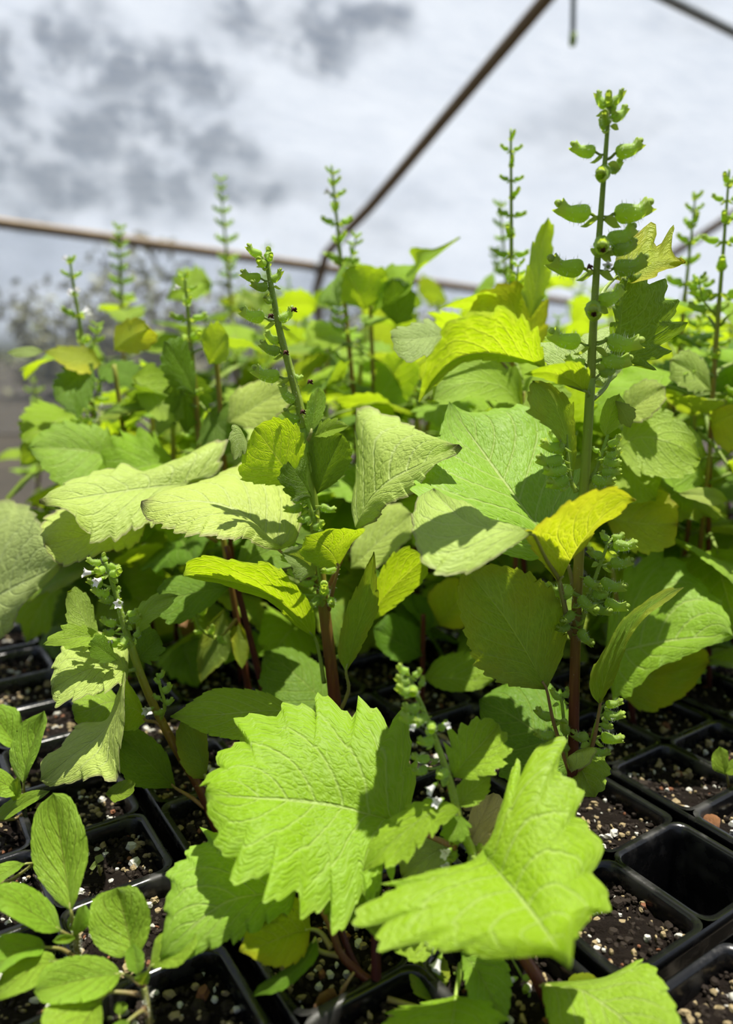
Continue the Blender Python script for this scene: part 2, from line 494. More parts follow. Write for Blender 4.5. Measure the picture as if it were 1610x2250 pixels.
def bract_mesh():
    n, m = 12, 7
    V = []
    for i in range(n + 1):
        t = i / n
        w = 0.42 * math.sin(math.pi * min(1, t * 1.08) ** 0.75) * (1 - 0.25 * t) if t < 0.93 else 0.08 * (1 - t) / 0.07
        for j in range(m):
            s = (j / (m - 1)) * 2 - 1
            V.append((t * 0.9, s * w, -0.25 * math.sin(t * 2.0) + 0.30 * s * s * (w / 0.42) + 0.35 * max(0, t - 0.6)))
    F = [(i * m + j, i * m + j + 1, (i + 1) * m + j + 1, (i + 1) * m + j) for i in range(n) for j in range(m - 1)]
    g = Geo(); g.add(V, F)
    o = g.link('bract', [M['bract']]); me = o.data; bpy.data.objects.remove(o)
    return me
BRACT = bract_mesh()

def flower_mesh():
    """small white two lipped corolla on a green calyx base, along +X"""
    nt, n = 12, 20
    th = np.linspace(0, 2 * np.pi, n, endpoint=False)
    g = Geo(); V = np.zeros((nt, n, 3))
    for i in range(nt):
        t = i / (nt - 1)
        rad = np.interp(t, [0, 0.3, 0.6, 0.8, 1], [0.10, 0.16, 0.2, 0.28, 0.40])
        lob = 1 + (0.28 * np.cos(5 * (th - np.pi / 2)) - 0.05) * max(0, (t - 0.62) / 0.38)
        V[i, :, 0] = t * 0.8 + 0.10 * max(0, t - 0.6) * np.cos(5 * (th - np.pi / 2))
        V[i, :, 1] = rad * lob * np.cos(th)
        V[i, :, 2] = rad * lob * np.sin(th)
        V[i, :, 0] += np.clip(-np.sin(th), 0, 1) * 0.22 * max(0, t - 0.55) / 0.45
    F = [(i * n + j, i * n + (j + 1) % n, (i + 1) * n + (j + 1) % n, (i + 1) * n + j) for i in range(nt - 1) for j in range(n)]
    g.add(V.reshape(-1, 3), F, None, 0)
    for a in (0.5, 1.5, 2.6):                                  # stamens with dark tips
        p = np.array([(0.3, 0.05 * math.cos(a), 0.05 * math.sin(a)), (0.72, 0.14 * math.cos(a), 0.16 * math.sin(a))])
        g.add(*tube_geo(p, [0.012, 0.012], 5), 0)
        q = np.array([p[1], p[1] + (0.05, 0.01, 0.02)]); g.add(*tube_geo(q, [0.035, 0.02], 6), 1)
    g.add(*tube_geo(np.array([(-0.25, 0, 0), (-0.1, 0, 0), (0.05, 0, 0), (0.22, 0, 0)]), [0.03, 0.1, 0.16, 0.18], 10), 2)
    o = g.link('flower', [M['petal'], M['throat'], M['calyx']]); me = o.data; bpy.data.objects.remove(o)
    return me
FLOWER = flower_mesh()

def withered_mesh():
    g = Geo(); r = np.random.default_rng(3)
    for k in range(7):
        a = r.random() * 6.28
        p = np.array([(0, 0, 0), (0.4, 0.25 * math.cos(a), 0.25 * math.sin(a)), (0.8, 0.4 * math.cos(a + .6), 0.4 * math.sin(a + .6))]) + r.normal(size=(3, 3)) * 0.05
        g.add(*tube_geo(p, [0.16, 0.2, 0.09], 6))
    o = g.link('withered_flower', [M['withered']]); me = o.data; bpy.data.objects.remove(o)
    return me
WITHER = withered_mesh()

def instance(name, me, parent, pos, xdir, scale, up=(0, 0, 1), roll=0.0):
    """a copy of a shared mesh with its +X along xdir, as child of parent"""
    x = unit(xdir); up = np.asarray(up, float)
    if abs(x @ up) > 0.95: up = np.array((0, 1.0, 0.2))
    y = unit(np.cross(up, x)); z = np.cross(x, y)
    if roll:
        y, z = y * math.cos(roll) + z * math.sin(roll), z * math.cos(roll) - y * math.sin(roll)
    o = bpy.data.objects.new(name, me); COL.objects.link(o)
    o.parent = parent
    base = np.zeros(3); r = parent
    while r is not None:
        base += np.array(r.location); r = r.parent
    pos = np.asarray(pos, float) - base
    sx, sy, sz = (scale, scale, scale) if np.isscalar(scale) else scale
    o.matrix_local = Matrix([[x[0] * sx, y[0] * sy, z[0] * sz, pos[0]], [x[1] * sx, y[1] * sy, z[1] * sz, pos[1]], [x[2] * sx, y[2] * sy, z[2] * sz, pos[2]], [0, 0, 0, 1]])
    return o

def stem_part(plant, pts, r0, r1, n=12, name='stem', mat='stem', v0=0.0, v1=1.0, hair=0, hlen=0.0013, square=0.12, parent=None, sub=48):
    path = spline([P(*q) for q in pts] if len(pts[0]) == 3 and not isinstance(pts[0], np.ndarray) else pts, sub)
    rad = np.linspace(r0, r1, sub)
    g = Geo(); g.add(*tube_geo(path, rad, n, square, True, v0, v1))
    if hair: hairs(g, path, rad, hair, hlen, 1, len(bpy.data.objects))
    o = g.link(name, [M[mat], M['hair']], parent or plant, origin=path[0])
    return o, path

def calyx_px(spike, stem_path, lst, Y, far=False):
    """lst: (base x, base y, mouth x, mouth y, mouth offset in distance, extras) in photo pixels at distance Y"""
    out = []
    for k, e in enumerate(lst):
        bx, by, mx, my = e[:4]
        dy = e[4] if len(e) > 4 else 0.0
        ex = e[5] if len(e) > 5 else ''
        b = P(bx, by, Y + (dy * 0.1)); m = P(mx, my, Y + dy)
        d = m - b; ln = np.linalg.norm(d)
        me = CALYX_FAR[k % 2] if far else CALYX[k % 4]
        fat = 1.0 if ln > 0.006 else 1.25
        instance('calyx', me, spike, b, d, (ln, ln * 1.12 * fat, ln * 1.12 * fat))
        # stalk back to the stem and a cupped bract under it
        i = int(np.argmin(np.linalg.norm(stem_path - b - (0, 0, -0.0015), axis=1)))
        s = stem_path[i]
        if 0.001 < np.linalg.norm(b - s) < 0.02:
            pp = spline([s, (s + b) / 2 + (0, 0, -0.0006), b], 6)
            g = Geo(); g.add(*tube_geo(pp, [0.00042] * 6, 6))
            g.link('flower_stalk', [M['bract']], spike, origin=s)
        if 'n' not in ex:
            dd = unit(d * (1, 1, 0.3) + (0, 0, -0.25 * ln))
            instance('bract', BRACT, spike, s + dd * 0.001 + (0, 0, -0.001), dd, ln * 0.62, roll=math.pi * 0)
    return out

def flower_px(spike, x, y, Y, dx, dy, dz, size=0.006):
    instance('flower', FLOWER, spike, P(x, y, Y), (dx, dy, dz), size)

def whorled(spike, path, a0, a1, step, size, seed, far=True, flowers=0.0, taper=0.5):
    """pairs of calyces up a spike, each pair turned a quarter from the one below"""
    r = np.random.default_rng(seed)
    L = np.concatenate([[0], np.cumsum(np.linalg.norm(np.diff(path, axis=0), axis=1))])
    s = a0 * L[-1]; k = 0; az = r.random() * 3
    while s < a1 * L[-1]:
        p = np.array([np.interp(s, L, path[:, j]) for j in range(3)])
        f = (s / L[-1] - a0) / max(1e-6, a1 - a0)
        sz = size * (1 - taper * f) * (0.85 + 0.3 * r.random())
        for h in (0, math.pi):
            a = az + k * math.pi / 2 + h + r.normal() * 0.15
            d = np.array((math.cos(a), math.sin(a), 0.15 + 0.25 * f + r.normal() * 0.1))
            if r.random() < flowers and f > 0.3:
                instance('flower', FLOWER, spike, p + unit(d) * 0.0025, d, sz * 0.75)
            else:
                instance('calyx', (CALYX_FAR if far else CALYX)[r.integers(0, 2)], spike, p + unit(d) * sz * 0.3, d, sz)
            instance('bract', BRACT, spike, p, d * (1, 1, 0) + (0, 0, -0.3), sz * 0.7)
        s += step * (1 - 0.55 * f); k += 1

# ================================================================== PLACE: ground, film house, hoops
def grid_mesh(name, fn, us, vs, mat, **kw):
    V = [fn(u, v) for u in us for v in vs]
    nv = len(vs)
    F = [(i * nv + j, (i + 1) * nv + j, (i + 1) * nv + j + 1, i * nv + j + 1) for i in range(len(us) - 1) for j in range(nv - 1)]
    uv = [(u, v) for u in us for v in vs]
    return link_mesh(name, V, F, mat, None, uv, **kw)

FLOOR_Z = -0.07
m, t = new_mat('ground_fabric')
tex = t.add('ShaderNodeTexCoord').outputs['Object']
n = t.noise(tex, 9.0, 5); n2 = t.noise(tex, 160.0, 2)
t.out(t.principled(t.mix(n, (0.02, 0.02, 0.02), (0.085, 0.07, 0.05)), 0.8, 0.2, t.bump(n2, 0.6, 0.003)))
M['ground'] = m
fl = grid_mesh('floor', lambda u, v: (u, v, FLOOR_Z + 0.004 * mnoise.noise((u * 3, v * 3, 0))), np.linspace(-6, 8, 60), np.linspace(-2.5, 9, 60), M['ground'])
tag(fl, kind='structure')

# eave line (purlin pipe) of the tunnel, its direction and the direction in towards the camera
E1 = P(0, 490, 2.30); E2 = P(1280, 668, 3.60)
ED = E2 - E1; ELEN = np.linalg.norm(ED); pdir = ED / ELEN
hdir = unit(np.array((pdir[1], -pdir[0], 0.0)))            # inward, level
J = P(700, 572, 1.0); kk = None
# foot of the hoop on the eave line: the point of the line seen at x = 702
best = min(((abs((805 + FPX * q[0] / (q[1] * CP - (q[2] - CAM_Z) * SP)) - 702), k) for k in np.linspace(0, 1, 400) for q in [E1 + ED * k]))[1]
J = E1 + ED * best
def arch(a):
    """height above the eave at a metres inwards"""
    return 0.50 * a - 0.012 * a * a
def roof(s, a):
    return E1 + pdir * s + hdir * a + np.array((0, 0, arch(a)))

m, t = new_mat('tunnel_film')
uv = t.add('ShaderNodeUVMap').outputs[0]
mp = t.add('ShaderNodeMapping'); t.put(mp.inputs[0], uv); mp.inputs['Scale'].default_value = (9, 55, 1)
st = t.noise(mp.outputs[0], 1.0, 4, 0.65)
mp2 = t.add('ShaderNodeMapping'); t.put(mp2.inputs[0], uv); mp2.inputs['Scale'].default_value = (330, 330, 1)
ck = t.add('ShaderNodeTexWave', wave_type='BANDS', bands_direction='DIAGONAL'); t.put(ck.inputs[0], mp2.outputs[0]); ck.inputs['Scale'].default_value = 1.0; ck.inputs['Distortion'].default_value = 1.5
dirt = t.noise(uv, 3.0, 5, 0.6)
spk = t.smooth(t.noise(uv, 140.0, 1), 0.70, 0.78)
tp = t.add('ShaderNodeBsdfTransparent'); tp.inputs[0].default_value = (0.93, 0.95, 0.97, 1)
tl = t.add('ShaderNodeBsdfTranslucent')
t.put(tl.inputs[0], t.mix(dirt, (0.80, 0.81, 0.82), (0.95, 0.95, 0.95)))
gl = t.add('ShaderNodeBsdfGlossy'); gl.inputs['Roughness'].default_value = 0.25
f = t.math('ADD', 0.015, t.math('MULTIPLY', st, 0.14))
f = t.math('ADD', f, t.math('MULTIPLY', t.math('SUBTRACT', ck.outputs[1], 0.5), 0.04))
f = t.math('ADD', f, t.math('MULTIPLY', spk, 0.15), clamp=True)
mx = t.add('ShaderNodeMixShader'); t.put(mx.inputs[0], f); t.put(mx.inputs[1], tp.outputs[0]); t.put(mx.inputs[2], tl.outputs[0])
mx2 = t.add('ShaderNodeMixShader'); mx2.inputs[0].default_value = 0.03; t.put(mx2.inputs[1], mx.outputs[0]); t.put(mx2.inputs[2], gl.outputs[0])
t.out(mx2.outputs[0])
M['film'] = m
m2 = m.copy(); m2.name = 'tunnel_film_wall'; M['film_wall'] = m2
for nd in m2.node_tree.nodes:
    if nd.type == 'MATH' and nd.operation == 'ADD' and abs(nd.inputs[0].default_value - 0.015) < 1e-6: nd.inputs[0].default_value = 0.16
ss = np.linspace(-5, 7.5, 90)
wl = grid_mesh('wall_back', lambda s, v: (E1 + pdir * s)[0:3] * (1, 1, 0) + np.array((0, 0, FLOOR_Z + v * ((E1 + pdir * s)[2] - FLOOR_Z))) - hdir * (0.012 * math.sin(math.pi * v) + 0.006 * math.sin(s * 5)), ss, np.linspace(0, 1, 14), M['film_wall'])
tag(wl, kind='structure')
rf = grid_mesh('ceiling', lambda s, a: roof(s, a) + np.array((0, 0, 0.012 + 0.006 * math.sin(s * 4.3) * math.sin(a * 2.0))), ss, np.linspace(0, 5.0, 40), M['film'])
tag(rf, kind='structure')

m, t = new_mat('rusty_pipe')
tex = t.add('ShaderNodeTexCoord').outputs['Object']
n = t.noise(tex, 14.0, 5, 0.65)
t.out(t.principled(t.mix(n, (0.13, 0.09, 0.052), (0.29, 0.21, 0.125)), 0.55, 0.4, t.bump(n, 0.3, 0.002), 0.15))
M['pipe'] = m
m, t = new_mat('galvanised_pipe')
tex = t.add('ShaderNodeTexCoord').outputs['Object']
n = t.noise(tex, 20.0, 4)
t.out(t.principled(t.mix(n, (0.22, 0.24, 0.25), (0.42, 0.44, 0.45)), 0.5, 0.5, None, 0.3))
M['galv'] = m

def pipe(name, pts, r, mat, label, cat, group=None, n=14, sub=40, bolt=None):
    path = spline(pts, sub)
    g = Geo(); g.add(*tube_geo(path, r, n))
    o = g.link(name, [M[mat]], None, origin=path[0])
    tag(o, label, cat, group)
    return o
pur = pipe('purlin_pipe', [E1 + pdir * -3.0, E1, E2, E1 + pdir * 6.5], 0.0155, 'pipe', 'long brown eave pipe running across the film wall behind the plants', 'pipe')
def hoop(s, label):
    pts = [roof(s, a) - np.array((0, 0, 0.005)) for a in np.linspace(0, 4.8, 14)]
    foot = (E1 + pdir * s); 
    o = pipe('hoop_pipe', [foot * (1, 1, 0) + (0, 0, FLOOR_Z), foot * (1, 1, 0) + (0, 0, 0.5 * (foot[2] + FLOOR_Z)), foot] + pts[1:], 0.0165, 'pipe', label, 'pipe')
    # clamp where it meets the eave pipe
    g = Geo(); g.add(*tube_geo(np.array([foot - pdir * 0.025, foot + pdir * 0.025]), 0.019, 14)); g.add(*tube_geo(np.array([foot, foot + hdir * 0.035]), 0.005, 8))
    g.link('clamp', [M['galv']], o, origin=foot)
    return o
hoop(best * ELEN, 'brown hoop pipe slanting up from the eave to the top of the picture')
hoop(1.03 * ELEN, 'hoop pipe at the right, behind the tall flower spike, mostly hidden by leaves')
# roof pipe seen across the top right corner
def px_of(q):
    dpt = q[1] * CP - (q[2] - CAM_Z) * SP
    return 805 + FPX * q[0] / dpt, 1125 - FPX * (q[1] * SP + (q[2] - CAM_Z) * CP) / dpt
bb = min(((abs(px_of(roof(s, a))[0] - 1480) + abs(px_of(roof(s, a))[1] - 2), s, a) for s in np.linspace(0, 4, 90) for a in np.linspace(0.3, 2.4, 90)))
pipe('roof_pipe', [roof(s, bb[2] + 0.0) - np.array((0, 0, 0.016)) for s in (bb[1] - 0.22, bb[1], bb[1] + 1.6)] , 0.0115, 'galv', 'grey pipe under the film crossing the top right corner', 'pipe')
rp = P(1262, -160, 1.25); rq = P(1258, 92, 1.25)
hr = pipe('hanging_rod', [rp, rq], 0.0042, 'galv', 'thin grey rod hanging down from the roof near the top right', 'rod')
g = Geo(); g.add(*tube_geo(np.array([rq + (0, 0, 0.012), rq, rq - (0, 0, 0.006)]), [0.0050, 0.0056, 0.0035], 10)); cp_ = g.link('rod_tip', [M['bract']], hr, origin=rq); cp_['label'] = 'pale green tip'

# bushes outside the film, seen blurred through it
def bush_mat(name, a, b):
    m, t = new_mat(name)
    tex = t.add('ShaderNodeTexCoord').outputs['Object']
    n = t.noise(tex, 7.0, 3, 0.55)
    t.out(t.principled(t.ramp(n, [(0.40, a), (0.68, b)]), 0.8, 0.2))
    return m
M['bush_a'] = bush_mat('bush_olive', (0.10, 0.105, 0.07), (0.52, 0.50, 0.26))
M['bush_b'] = bush_mat('bush_grey_green', (0.09, 0.10, 0.07), (0.42, 0.42, 0.24))
def bush(name, c, r, mat, label, seed):
    """a loose bush: bare stems and some two thousand leaves of 4 to 7 cm through a lumpy volume"""
    rb_ = np.random.default_rng(int(seed * 10)); g = Geo()
    for k in range(9):
        e = np.array((rb_.uniform(-0.7, 0.7) * r[0], rb_.uniform(-0.6, 0.6) * r[1], r[2] * rb_.uniform(0.4, 0.9)))
        g.add(*tube_geo(spline([(e[0] * 0.2, e[1] * 0.2, FLOOR_Z - 0.02), e * (0.6, 0.6, 0.5), e], 8), np.linspace(0.012, 0.004, 8), 6), 1)
    n = 0
    while n < 2300:
        d = unit(rb_.normal(size=3)); d[2] = abs(d[2]) if rb_.random() < 0.8 else d[2]
        lump = 0.80 + 0.55 * mnoise.noise(Vector(d) * 2.4 + Vector((seed, 0, 0)))
        p = d * np.array(r) * lump * rb_.random() ** 0.35
        if p[2] + c[2] < FLOOR_Z + 0.01: continue
        u = unit(rb_.normal(size=3)); v = unit(np.cross(u, rb_.normal(size=3))); L = rb_.uniform(0.04, 0.075)
        g.add([p - u * L / 2, p + v * L * 0.24 - u * L * 0.1, p + v * L * 0.2 + u * L * 0.2, p + u * L / 2, p - v * L * 0.2 + u * L * 0.2, p - v * L * 0.24 - u * L * 0.1], [(0, 1, 2, 3, 4, 5)], None, 0)
        n += 1
    g.v = [v + np.asarray(c, float) for v in g.v]
    o = g.link(name, [M[mat], M['stem']], None, origin=np.asarray(c, float), smooth=False)
    tag(o, label, 'bush', 'bushes outside the film'); return o
def outside(s, out, z): return E1 * (1, 1, 0) + pdir * (1, 1, 0) * s - hdir * out + np.array((0, 0, z))
bush('bush', outside(-0.7, 1.0, 0.02), (0.85, 0.5, 0.66), 'bush_a', 'blurred olive bush behind the film at the left edge', 1.3)
bush('bush', outside(0.75, 1.2, 0.0), (0.9, 0.5, 0.62), 'bush_b', 'blurred grey green bush behind the film below the eave pipe', 5.1)
bush('bush', outside(2.4, 1.6, 0.0), (1.0, 0.6, 0.5), 'bush_b', 'blurred bush behind the film hidden behind the middle plants', 8.7)
M['outground'] = bush_mat('outside_grass', (0.05, 0.06, 0.03), (0.16, 0.18, 0.07))
og = grid_mesh('ground', lambda u, v: E1 * (1, 1, 0) + pdir * (1, 1, 0) * u - hdir * v + np.array((0, 0, FLOOR_Z - 0.01)), np.linspace(-8, 12, 12), np.linspace(0.05, 12, 12), M['outground'])
tag(og, kind='structure')

# ------------------------------------------------------------------ sky and sun
w = bpy.data.worlds.new('sky'); scene.world = w; w.use_nodes = True
t = NT(w.node_tree)
gen = t.add('ShaderNodeTexCoord').outputs['Generated']
sep = t.add('ShaderNodeSeparateXYZ'); t.put(sep.inputs[0], gen)
mp = t.add('ShaderNodeMapping'); t.put(mp.inputs[0], gen); mp.inputs['Scale'].default_value = (1.0, 1.0, 2.1); mp.inputs['Location'].default_value = (0.35, 0.2, 0.0)
big = t.noise(mp.outputs[0], 4.2, 6, 0.58)
nrmv = t.add('ShaderNodeVectorMath', operation='NORMALIZE'); t.put(nrmv.inputs[0], gen)
wn = t.add('ShaderNodeTexNoise'); t.put(wn.inputs['Vector'], gen); wn.inputs['Scale'].default_value = 16.0; wn.inputs['Detail'].default_value = 4
wob = t.add('ShaderNodeVectorMath', operation='MULTIPLY_ADD'); t.put(wob.inputs[0], wn.outputs['Color']); wob.inputs[1].default_value = (0.11, 0.11, 0.09); t.put(wob.inputs[2], nrmv.outputs[0])
gap = None
# blue gaps between the clouds, by the direction they stand in
for c, r in [((-0.2865, 0.9151, 0.2839), 0.070), ((-0.233, 0.9326, 0.2757), 0.055), ((-0.1866, 0.947, 0.2614), 0.045), ((-0.3244, 0.8932, 0.3114), 0.030), ((-0.2204, 0.9503, 0.2198), 0.040), ((-0.3426, 0.9277, 0.148), 0.060), ((-0.1278, 0.9794, 0.1562), 0.040), ((-0.3706, 0.8964, 0.243), 0.045), ((-0.3609, 0.8919, 0.2724), 0.055), ((-0.3108, 0.926, 0.2141), 0.055), ((-0.2576, 0.9382, 0.2311), 0.045), ((-0.2506, 0.9536, 0.167), 0.075), ((-0.1931, 0.962, 0.1932), 0.050), ((-0.167, 0.9657, 0.1988), 0.040), ((-0.3704, 0.9133, 0.1693), 0.050), ((-0.2948, 0.942, 0.1601), 0.050), ((-0.053, 0.9478, 0.3146), 0.060), ((0.0075, 0.947, 0.3211), 0.040), ((-0.1412, 0.9348, 0.3259), 0.040), ((-0.3554, 0.9107, 0.2106), 0.050)]:
    df = t.add('ShaderNodeVectorMath', operation='SUBTRACT'); t.put(df.inputs[0], wob.outputs[0]); df.inputs[1].default_value = tuple(q + 0.052 for q in c)
    sc_ = t.add('ShaderNodeVectorMath', operation='MULTIPLY'); t.put(sc_.inputs[0], df.outputs[0]); sc_.inputs[1].default_value = (0.8, 0.8, 1.5)
    ln = t.add('ShaderNodeVectorMath', operation='LENGTH'); t.put(ln.inputs[0], sc_.outputs[0])
    k = t.math('SUBTRACT', 1.0, t.smooth(ln.outputs['Value'], r * 0.35, r * 1.25))
    gap = k if gap is None else t.math('MAXIMUM', gap, k)
side = t.smooth(sep.outputs[0], -0.42, 0.10)
lev = t.math('ADD', big, t.math('MULTIPLY', side, 0.12))
cl = t.math('ADD', 0.55, t.math('MULTIPLY', t.smooth(lev, 0.40, 0.62), 0.45))
mott = t.math('ADD', 0.25, t.math('MULTIPLY', t.smooth(t.noise(gen, 24.0, 4, 0.6), 0.36, 0.56), 0.72))
cl = t.math('MULTIPLY', cl, t.math('SUBTRACT', 1.0, t.math('MULTIPLY', gap, mott)))
skyc = t.ramp(sep.outputs[2], [(0.0, (0.22, 0.24, 0.25)), (0.12, (0.17, 0.23, 0.31)), (0.5, (0.11, 0.17, 0.28)), (1.0, (0.05, 0.10, 0.22))])
cloud = t.mix(t.noise(mp.outputs[0], 9.0, 4), (0.56, 0.64, 0.77), (0.94, 0.99, 1.07))
# unseen sky overhead and behind the camera, darkened to deep blue for less fill
clear = t.math('MAXIMUM', t.smooth(sep.outputs[2], 0.42, 0.62), t.math('SUBTRACT', 1.0, t.smooth(sep.outputs[1], -0.35, 0.05)))
cl = t.math('MULTIPLY', cl, t.math('SUBTRACT', 1.0, t.math('MULTIPLY', clear, 0.85)))
col = t.mix(cl, skyc, cloud)
low = t.smooth(sep.outputs[2], -0.03, 0.02)
col = t.mix(low, (0.10, 0.11, 0.06), col)
bg = t.add('ShaderNodeBackground'); t.put(bg.inputs[0], col); bg.inputs[1].default_value = 0.95
ow = t.add('ShaderNodeOutputWorld'); t.put(ow.inputs[0], bg.outputs[0])

sd = bpy.data.lights.new('sun', 'SUN'); sd.energy = 9.6; sd.angle = math.radians(0.6); sd.color = (1.0, 0.94, 0.82)
so = bpy.data.objects.new('sun', sd); COL.objects.link(so)
SUN = unit(np.array((0.14, 0.13, 0.96)))
so.rotation_euler = Vector(SUN).to_track_quat('Z', 'Y').to_euler()
so.location = tuple(SUN * 5)

scene.view_settings.view_transform = 'Standard'
scene.view_settings.look = 'None'
scene.view_settings.gamma = 1.0
scene.view_settings.use_curve_mapping = False
scene.view_settings.exposure = 0.0

# ================================================================== cell packs and soil
m, t = new_mat('black_plastic')
tex = t.add('ShaderNodeTexCoord').outputs['Object']
n = t.noise(tex, 60.0, 4, 0.6); n2 = t.noise(tex, 500.0, 2)
dust = t.smooth(n, 0.5, 0.75)
t.out(t.principled(t.mix(t.math('MULTIPLY', dust, 0.35), (0.006, 0.006, 0.0065), (0.055, 0.05, 0.045)), t.math('ADD', 0.20, t.math('MULTIPLY', dust, 0.4)), 0.55, t.bump(n2, 0.15, 0.0005)))
M['plastic'] = m
m, t = new_mat('potting_soil')
tex = t.add('ShaderNodeTexCoord').outputs['Object']
n = t.noise(tex, 500.0, 5, 0.7); n2 = t.noise(tex, 120.0, 3)
t.out(t.principled(t.mix(n, (0.003, 0.002, 0.0015), (0.019, 0.012, 0.008)), 0.9, 0.15, t.bump(n, 1.0, 0.0025)))
M['soil'] = m
def grit(name, c, v):
    m, t = new_mat(name)
    tex = t.add('ShaderNodeTexCoord').outputs['Object']
    n = t.noise(tex, 700.0, 3)
    t.out(t.principled(t.mix(n, tuple(x * (1 - v) for x in c), c), 0.8, 0.25, t.bump(n, 0.8, 0.0006)))
    return m
M['perlite'] = grit('perlite_white', (0.62, 0.60, 0.54), 0.35)
M['pumice'] = grit('pumice_tan', (0.40, 0.31, 0.17), 0.55)
M['bark'] = grit('bark_red', (0.24, 0.10, 0.05), 0.5)
M['crumb'] = grit('soil_crumb', (0.026, 0.017, 0.011), 0.6)

TH = math.radians(33.0)
EA = np.array((-math.sin(TH), math.cos(TH), 0)); EB = np.array((math.cos(TH), math.sin(TH), 0))
CELL, WALL, GAP, RIMZ, DEEP = 0.0455, 0.0035, 0.0050, 0.009, 0.055
NA, NB = 9, 2
PA, PB = NA * CELL + WALL + GAP, NB * CELL + WALL + GAP
# pack lattice: a pack border runs up the left (pixels 560,2250 -> 0,1420), an empty cell sits at pixel 1450,1930
O0 = np.array((-0.028, 0.2076, 0.0))
hole = P(1447, 1985, 0.262); hole[2] = 0
ha = (hole - O0) @ EA; hb = (hole - O0) @ EB
OA = ha - 0.5 * CELL - WALL * 0.5            # pack A-origin so that the hole is the first cell row of its pack
hole_b = hb
def cell_pack(ia, ib):
    """open cells with a rolled rim; returns the object and the list of cell centres"""
    a0 = OA + ia * PA; b0 = ib * PB
    g = Geo()
    prof = [(0.0, RIMZ - 0.005), (0.0, RIMZ - 0.0012), (0.0012, RIMZ)]
    la, lb = NA * CELL + WALL, NB * CELL + WALL
    def q(a, b, z): return O0 + EA * (a0 + a) + EB * (b0 + b) + np.array((0, 0, z))
    # outer skirt
    rim = [(0, 0), (la, 0), (la, lb), (0, lb)]
    def ring(d, z):
        r = 0.006
        pts = []
        for (ca, cb, s) in ((d + r, d + r, 180), (la - d - r, d + r, 270), (la - d - r, lb - d - r, 0), (d + r, lb - d - r, 90)):
            for k in range(5):
                an = math.radians(s + k * 22.5)
                pts.append((ca + r * math.sin(an + math.pi / 2), cb - r * math.cos(an + math.pi / 2), z))
        return pts
    def rect_ring(a1, b1, a2, b2, r, z):
        pts = []
        for ca, cb, s in ((a2 - r, b2 - r, 0), (a1 + r, b2 - r, 90), (a1 + r, b1 + r, 180), (a2 - r, b1 + r, 270)):
            for k in range(5):
                an = math.radians(s + k * 22.5)
                pts.append(q(ca + r * math.cos(an), cb + r * math.sin(an), z))
        return pts
    outer = [rect_ring(0.004, 0.004, la - 0.004, lb - 0.004, 0.006, -0.03), rect_ring(0.0015, 0.0015, la - 0.0015, lb - 0.0015, 0.006, RIMZ - 0.006),
             rect_ring(0, 0, la, lb, 0.006, RIMZ - 0.0035), rect_ring(0.0003, 0.0003, la - 0.0003, lb - 0.0003, 0.006, RIMZ - 0.0008), rect_ring(0.0012, 0.0012, la - 0.0012, lb - 0.0012, 0.006, RIMZ)]
    V = [p for r in outer for p in r]; N = 20
    F = [(i * N + j, i * N + (j + 1) % N, (i + 1) * N + (j + 1) % N, (i + 1) * N + j) for i in range(len(outer) - 1) for j in range(N)]
    # top web: a grid with rounded holes, as strips round every cell
    g.add(V, F)
    cells = []
    for i in range(NA):
        for j in range(NB):
            a1, b1 = WALL / 2 + i * CELL, WALL / 2 + j * CELL; a2, b2 = a1 + CELL, b1 + CELL
            ea = (0.0005 if i else -WALL / 2 + 0.0012, 0.0005 if i < NA - 1 else -WALL / 2 + 0.0012)
            eb = (0.0005 if j else -WALL / 2 + 0.0012, 0.0005 if j < NB - 1 else -WALL / 2 + 0.0012)
            rr = [rect_ring(a1 + min(ea[0], 0), b1 + min(eb[0], 0), a2 - min(ea[1], 0), b2 - min(eb[1], 0), 0.0055, RIMZ)]
            w = WALL * 0.45
            for dd, z in ((w, RIMZ), (w + 0.0006, RIMZ - 0.0012), (w + 0.0012, RIMZ - 0.006), (w + 0.004, -DEEP * 0.6), (w + 0.0055, -DEEP), (0.017, -DEEP - 0.0005)):
                rr.append(rect_ring(a1 + dd, b1 + dd, a2 - dd, b2 - dd, 0.0055, z))
            V = [p for r in rr for p in r]
            F = [(k * N + jj, k * N + (jj + 1) % N, (k + 1) * N + (jj + 1) % N, (k + 1) * N + jj) for k in range(len(rr) - 1) for jj in range(N)]
            F.append(tuple((len(rr) - 1) * N + jj for jj in range(N)))
            g.add(V, F)
            cells.append((q((a1 + a2) / 2, (b1 + b2) / 2, 0.0), i, j))
    o = g.link('cell_pack', [M['plastic']], None, origin=q(0, 0, 0))
    return o, cells

def pebble_geo(g, c, r, mi, rs):
    n = 6
    V = []; ax = rs.normal(size=3) * 0.25 + 1
    for i in range(1, 4):
        ph = math.pi * i / 4
        for j in range(n):
            th = 2 * math.pi * j / n + rs.random() * 0.5
            d = np.array((math.sin(ph) * math.cos(th), math.sin(ph) * math.sin(th), math.cos(ph) * 0.85))
            V.append(c + d * r * ax * (0.8 + 0.4 * rs.random()))
    V.append(c + (0, 0, r * 0.8)); V.append(c - (0, 0, r * 0.8))
    F = []
    for i in range(2):
        for j in range(n):
            k = (j + 1) % n
            F.append((i * n + j, (i + 1) * n + j, (i + 1) * n + k, i * n + k))
    for j in range(n):
        k = (j + 1) % n
        F.append((j, k, 3 * n)); F.append((2 * n + k, 2 * n + j, 3 * n + 1))
    g.add(V, F, None, mi)

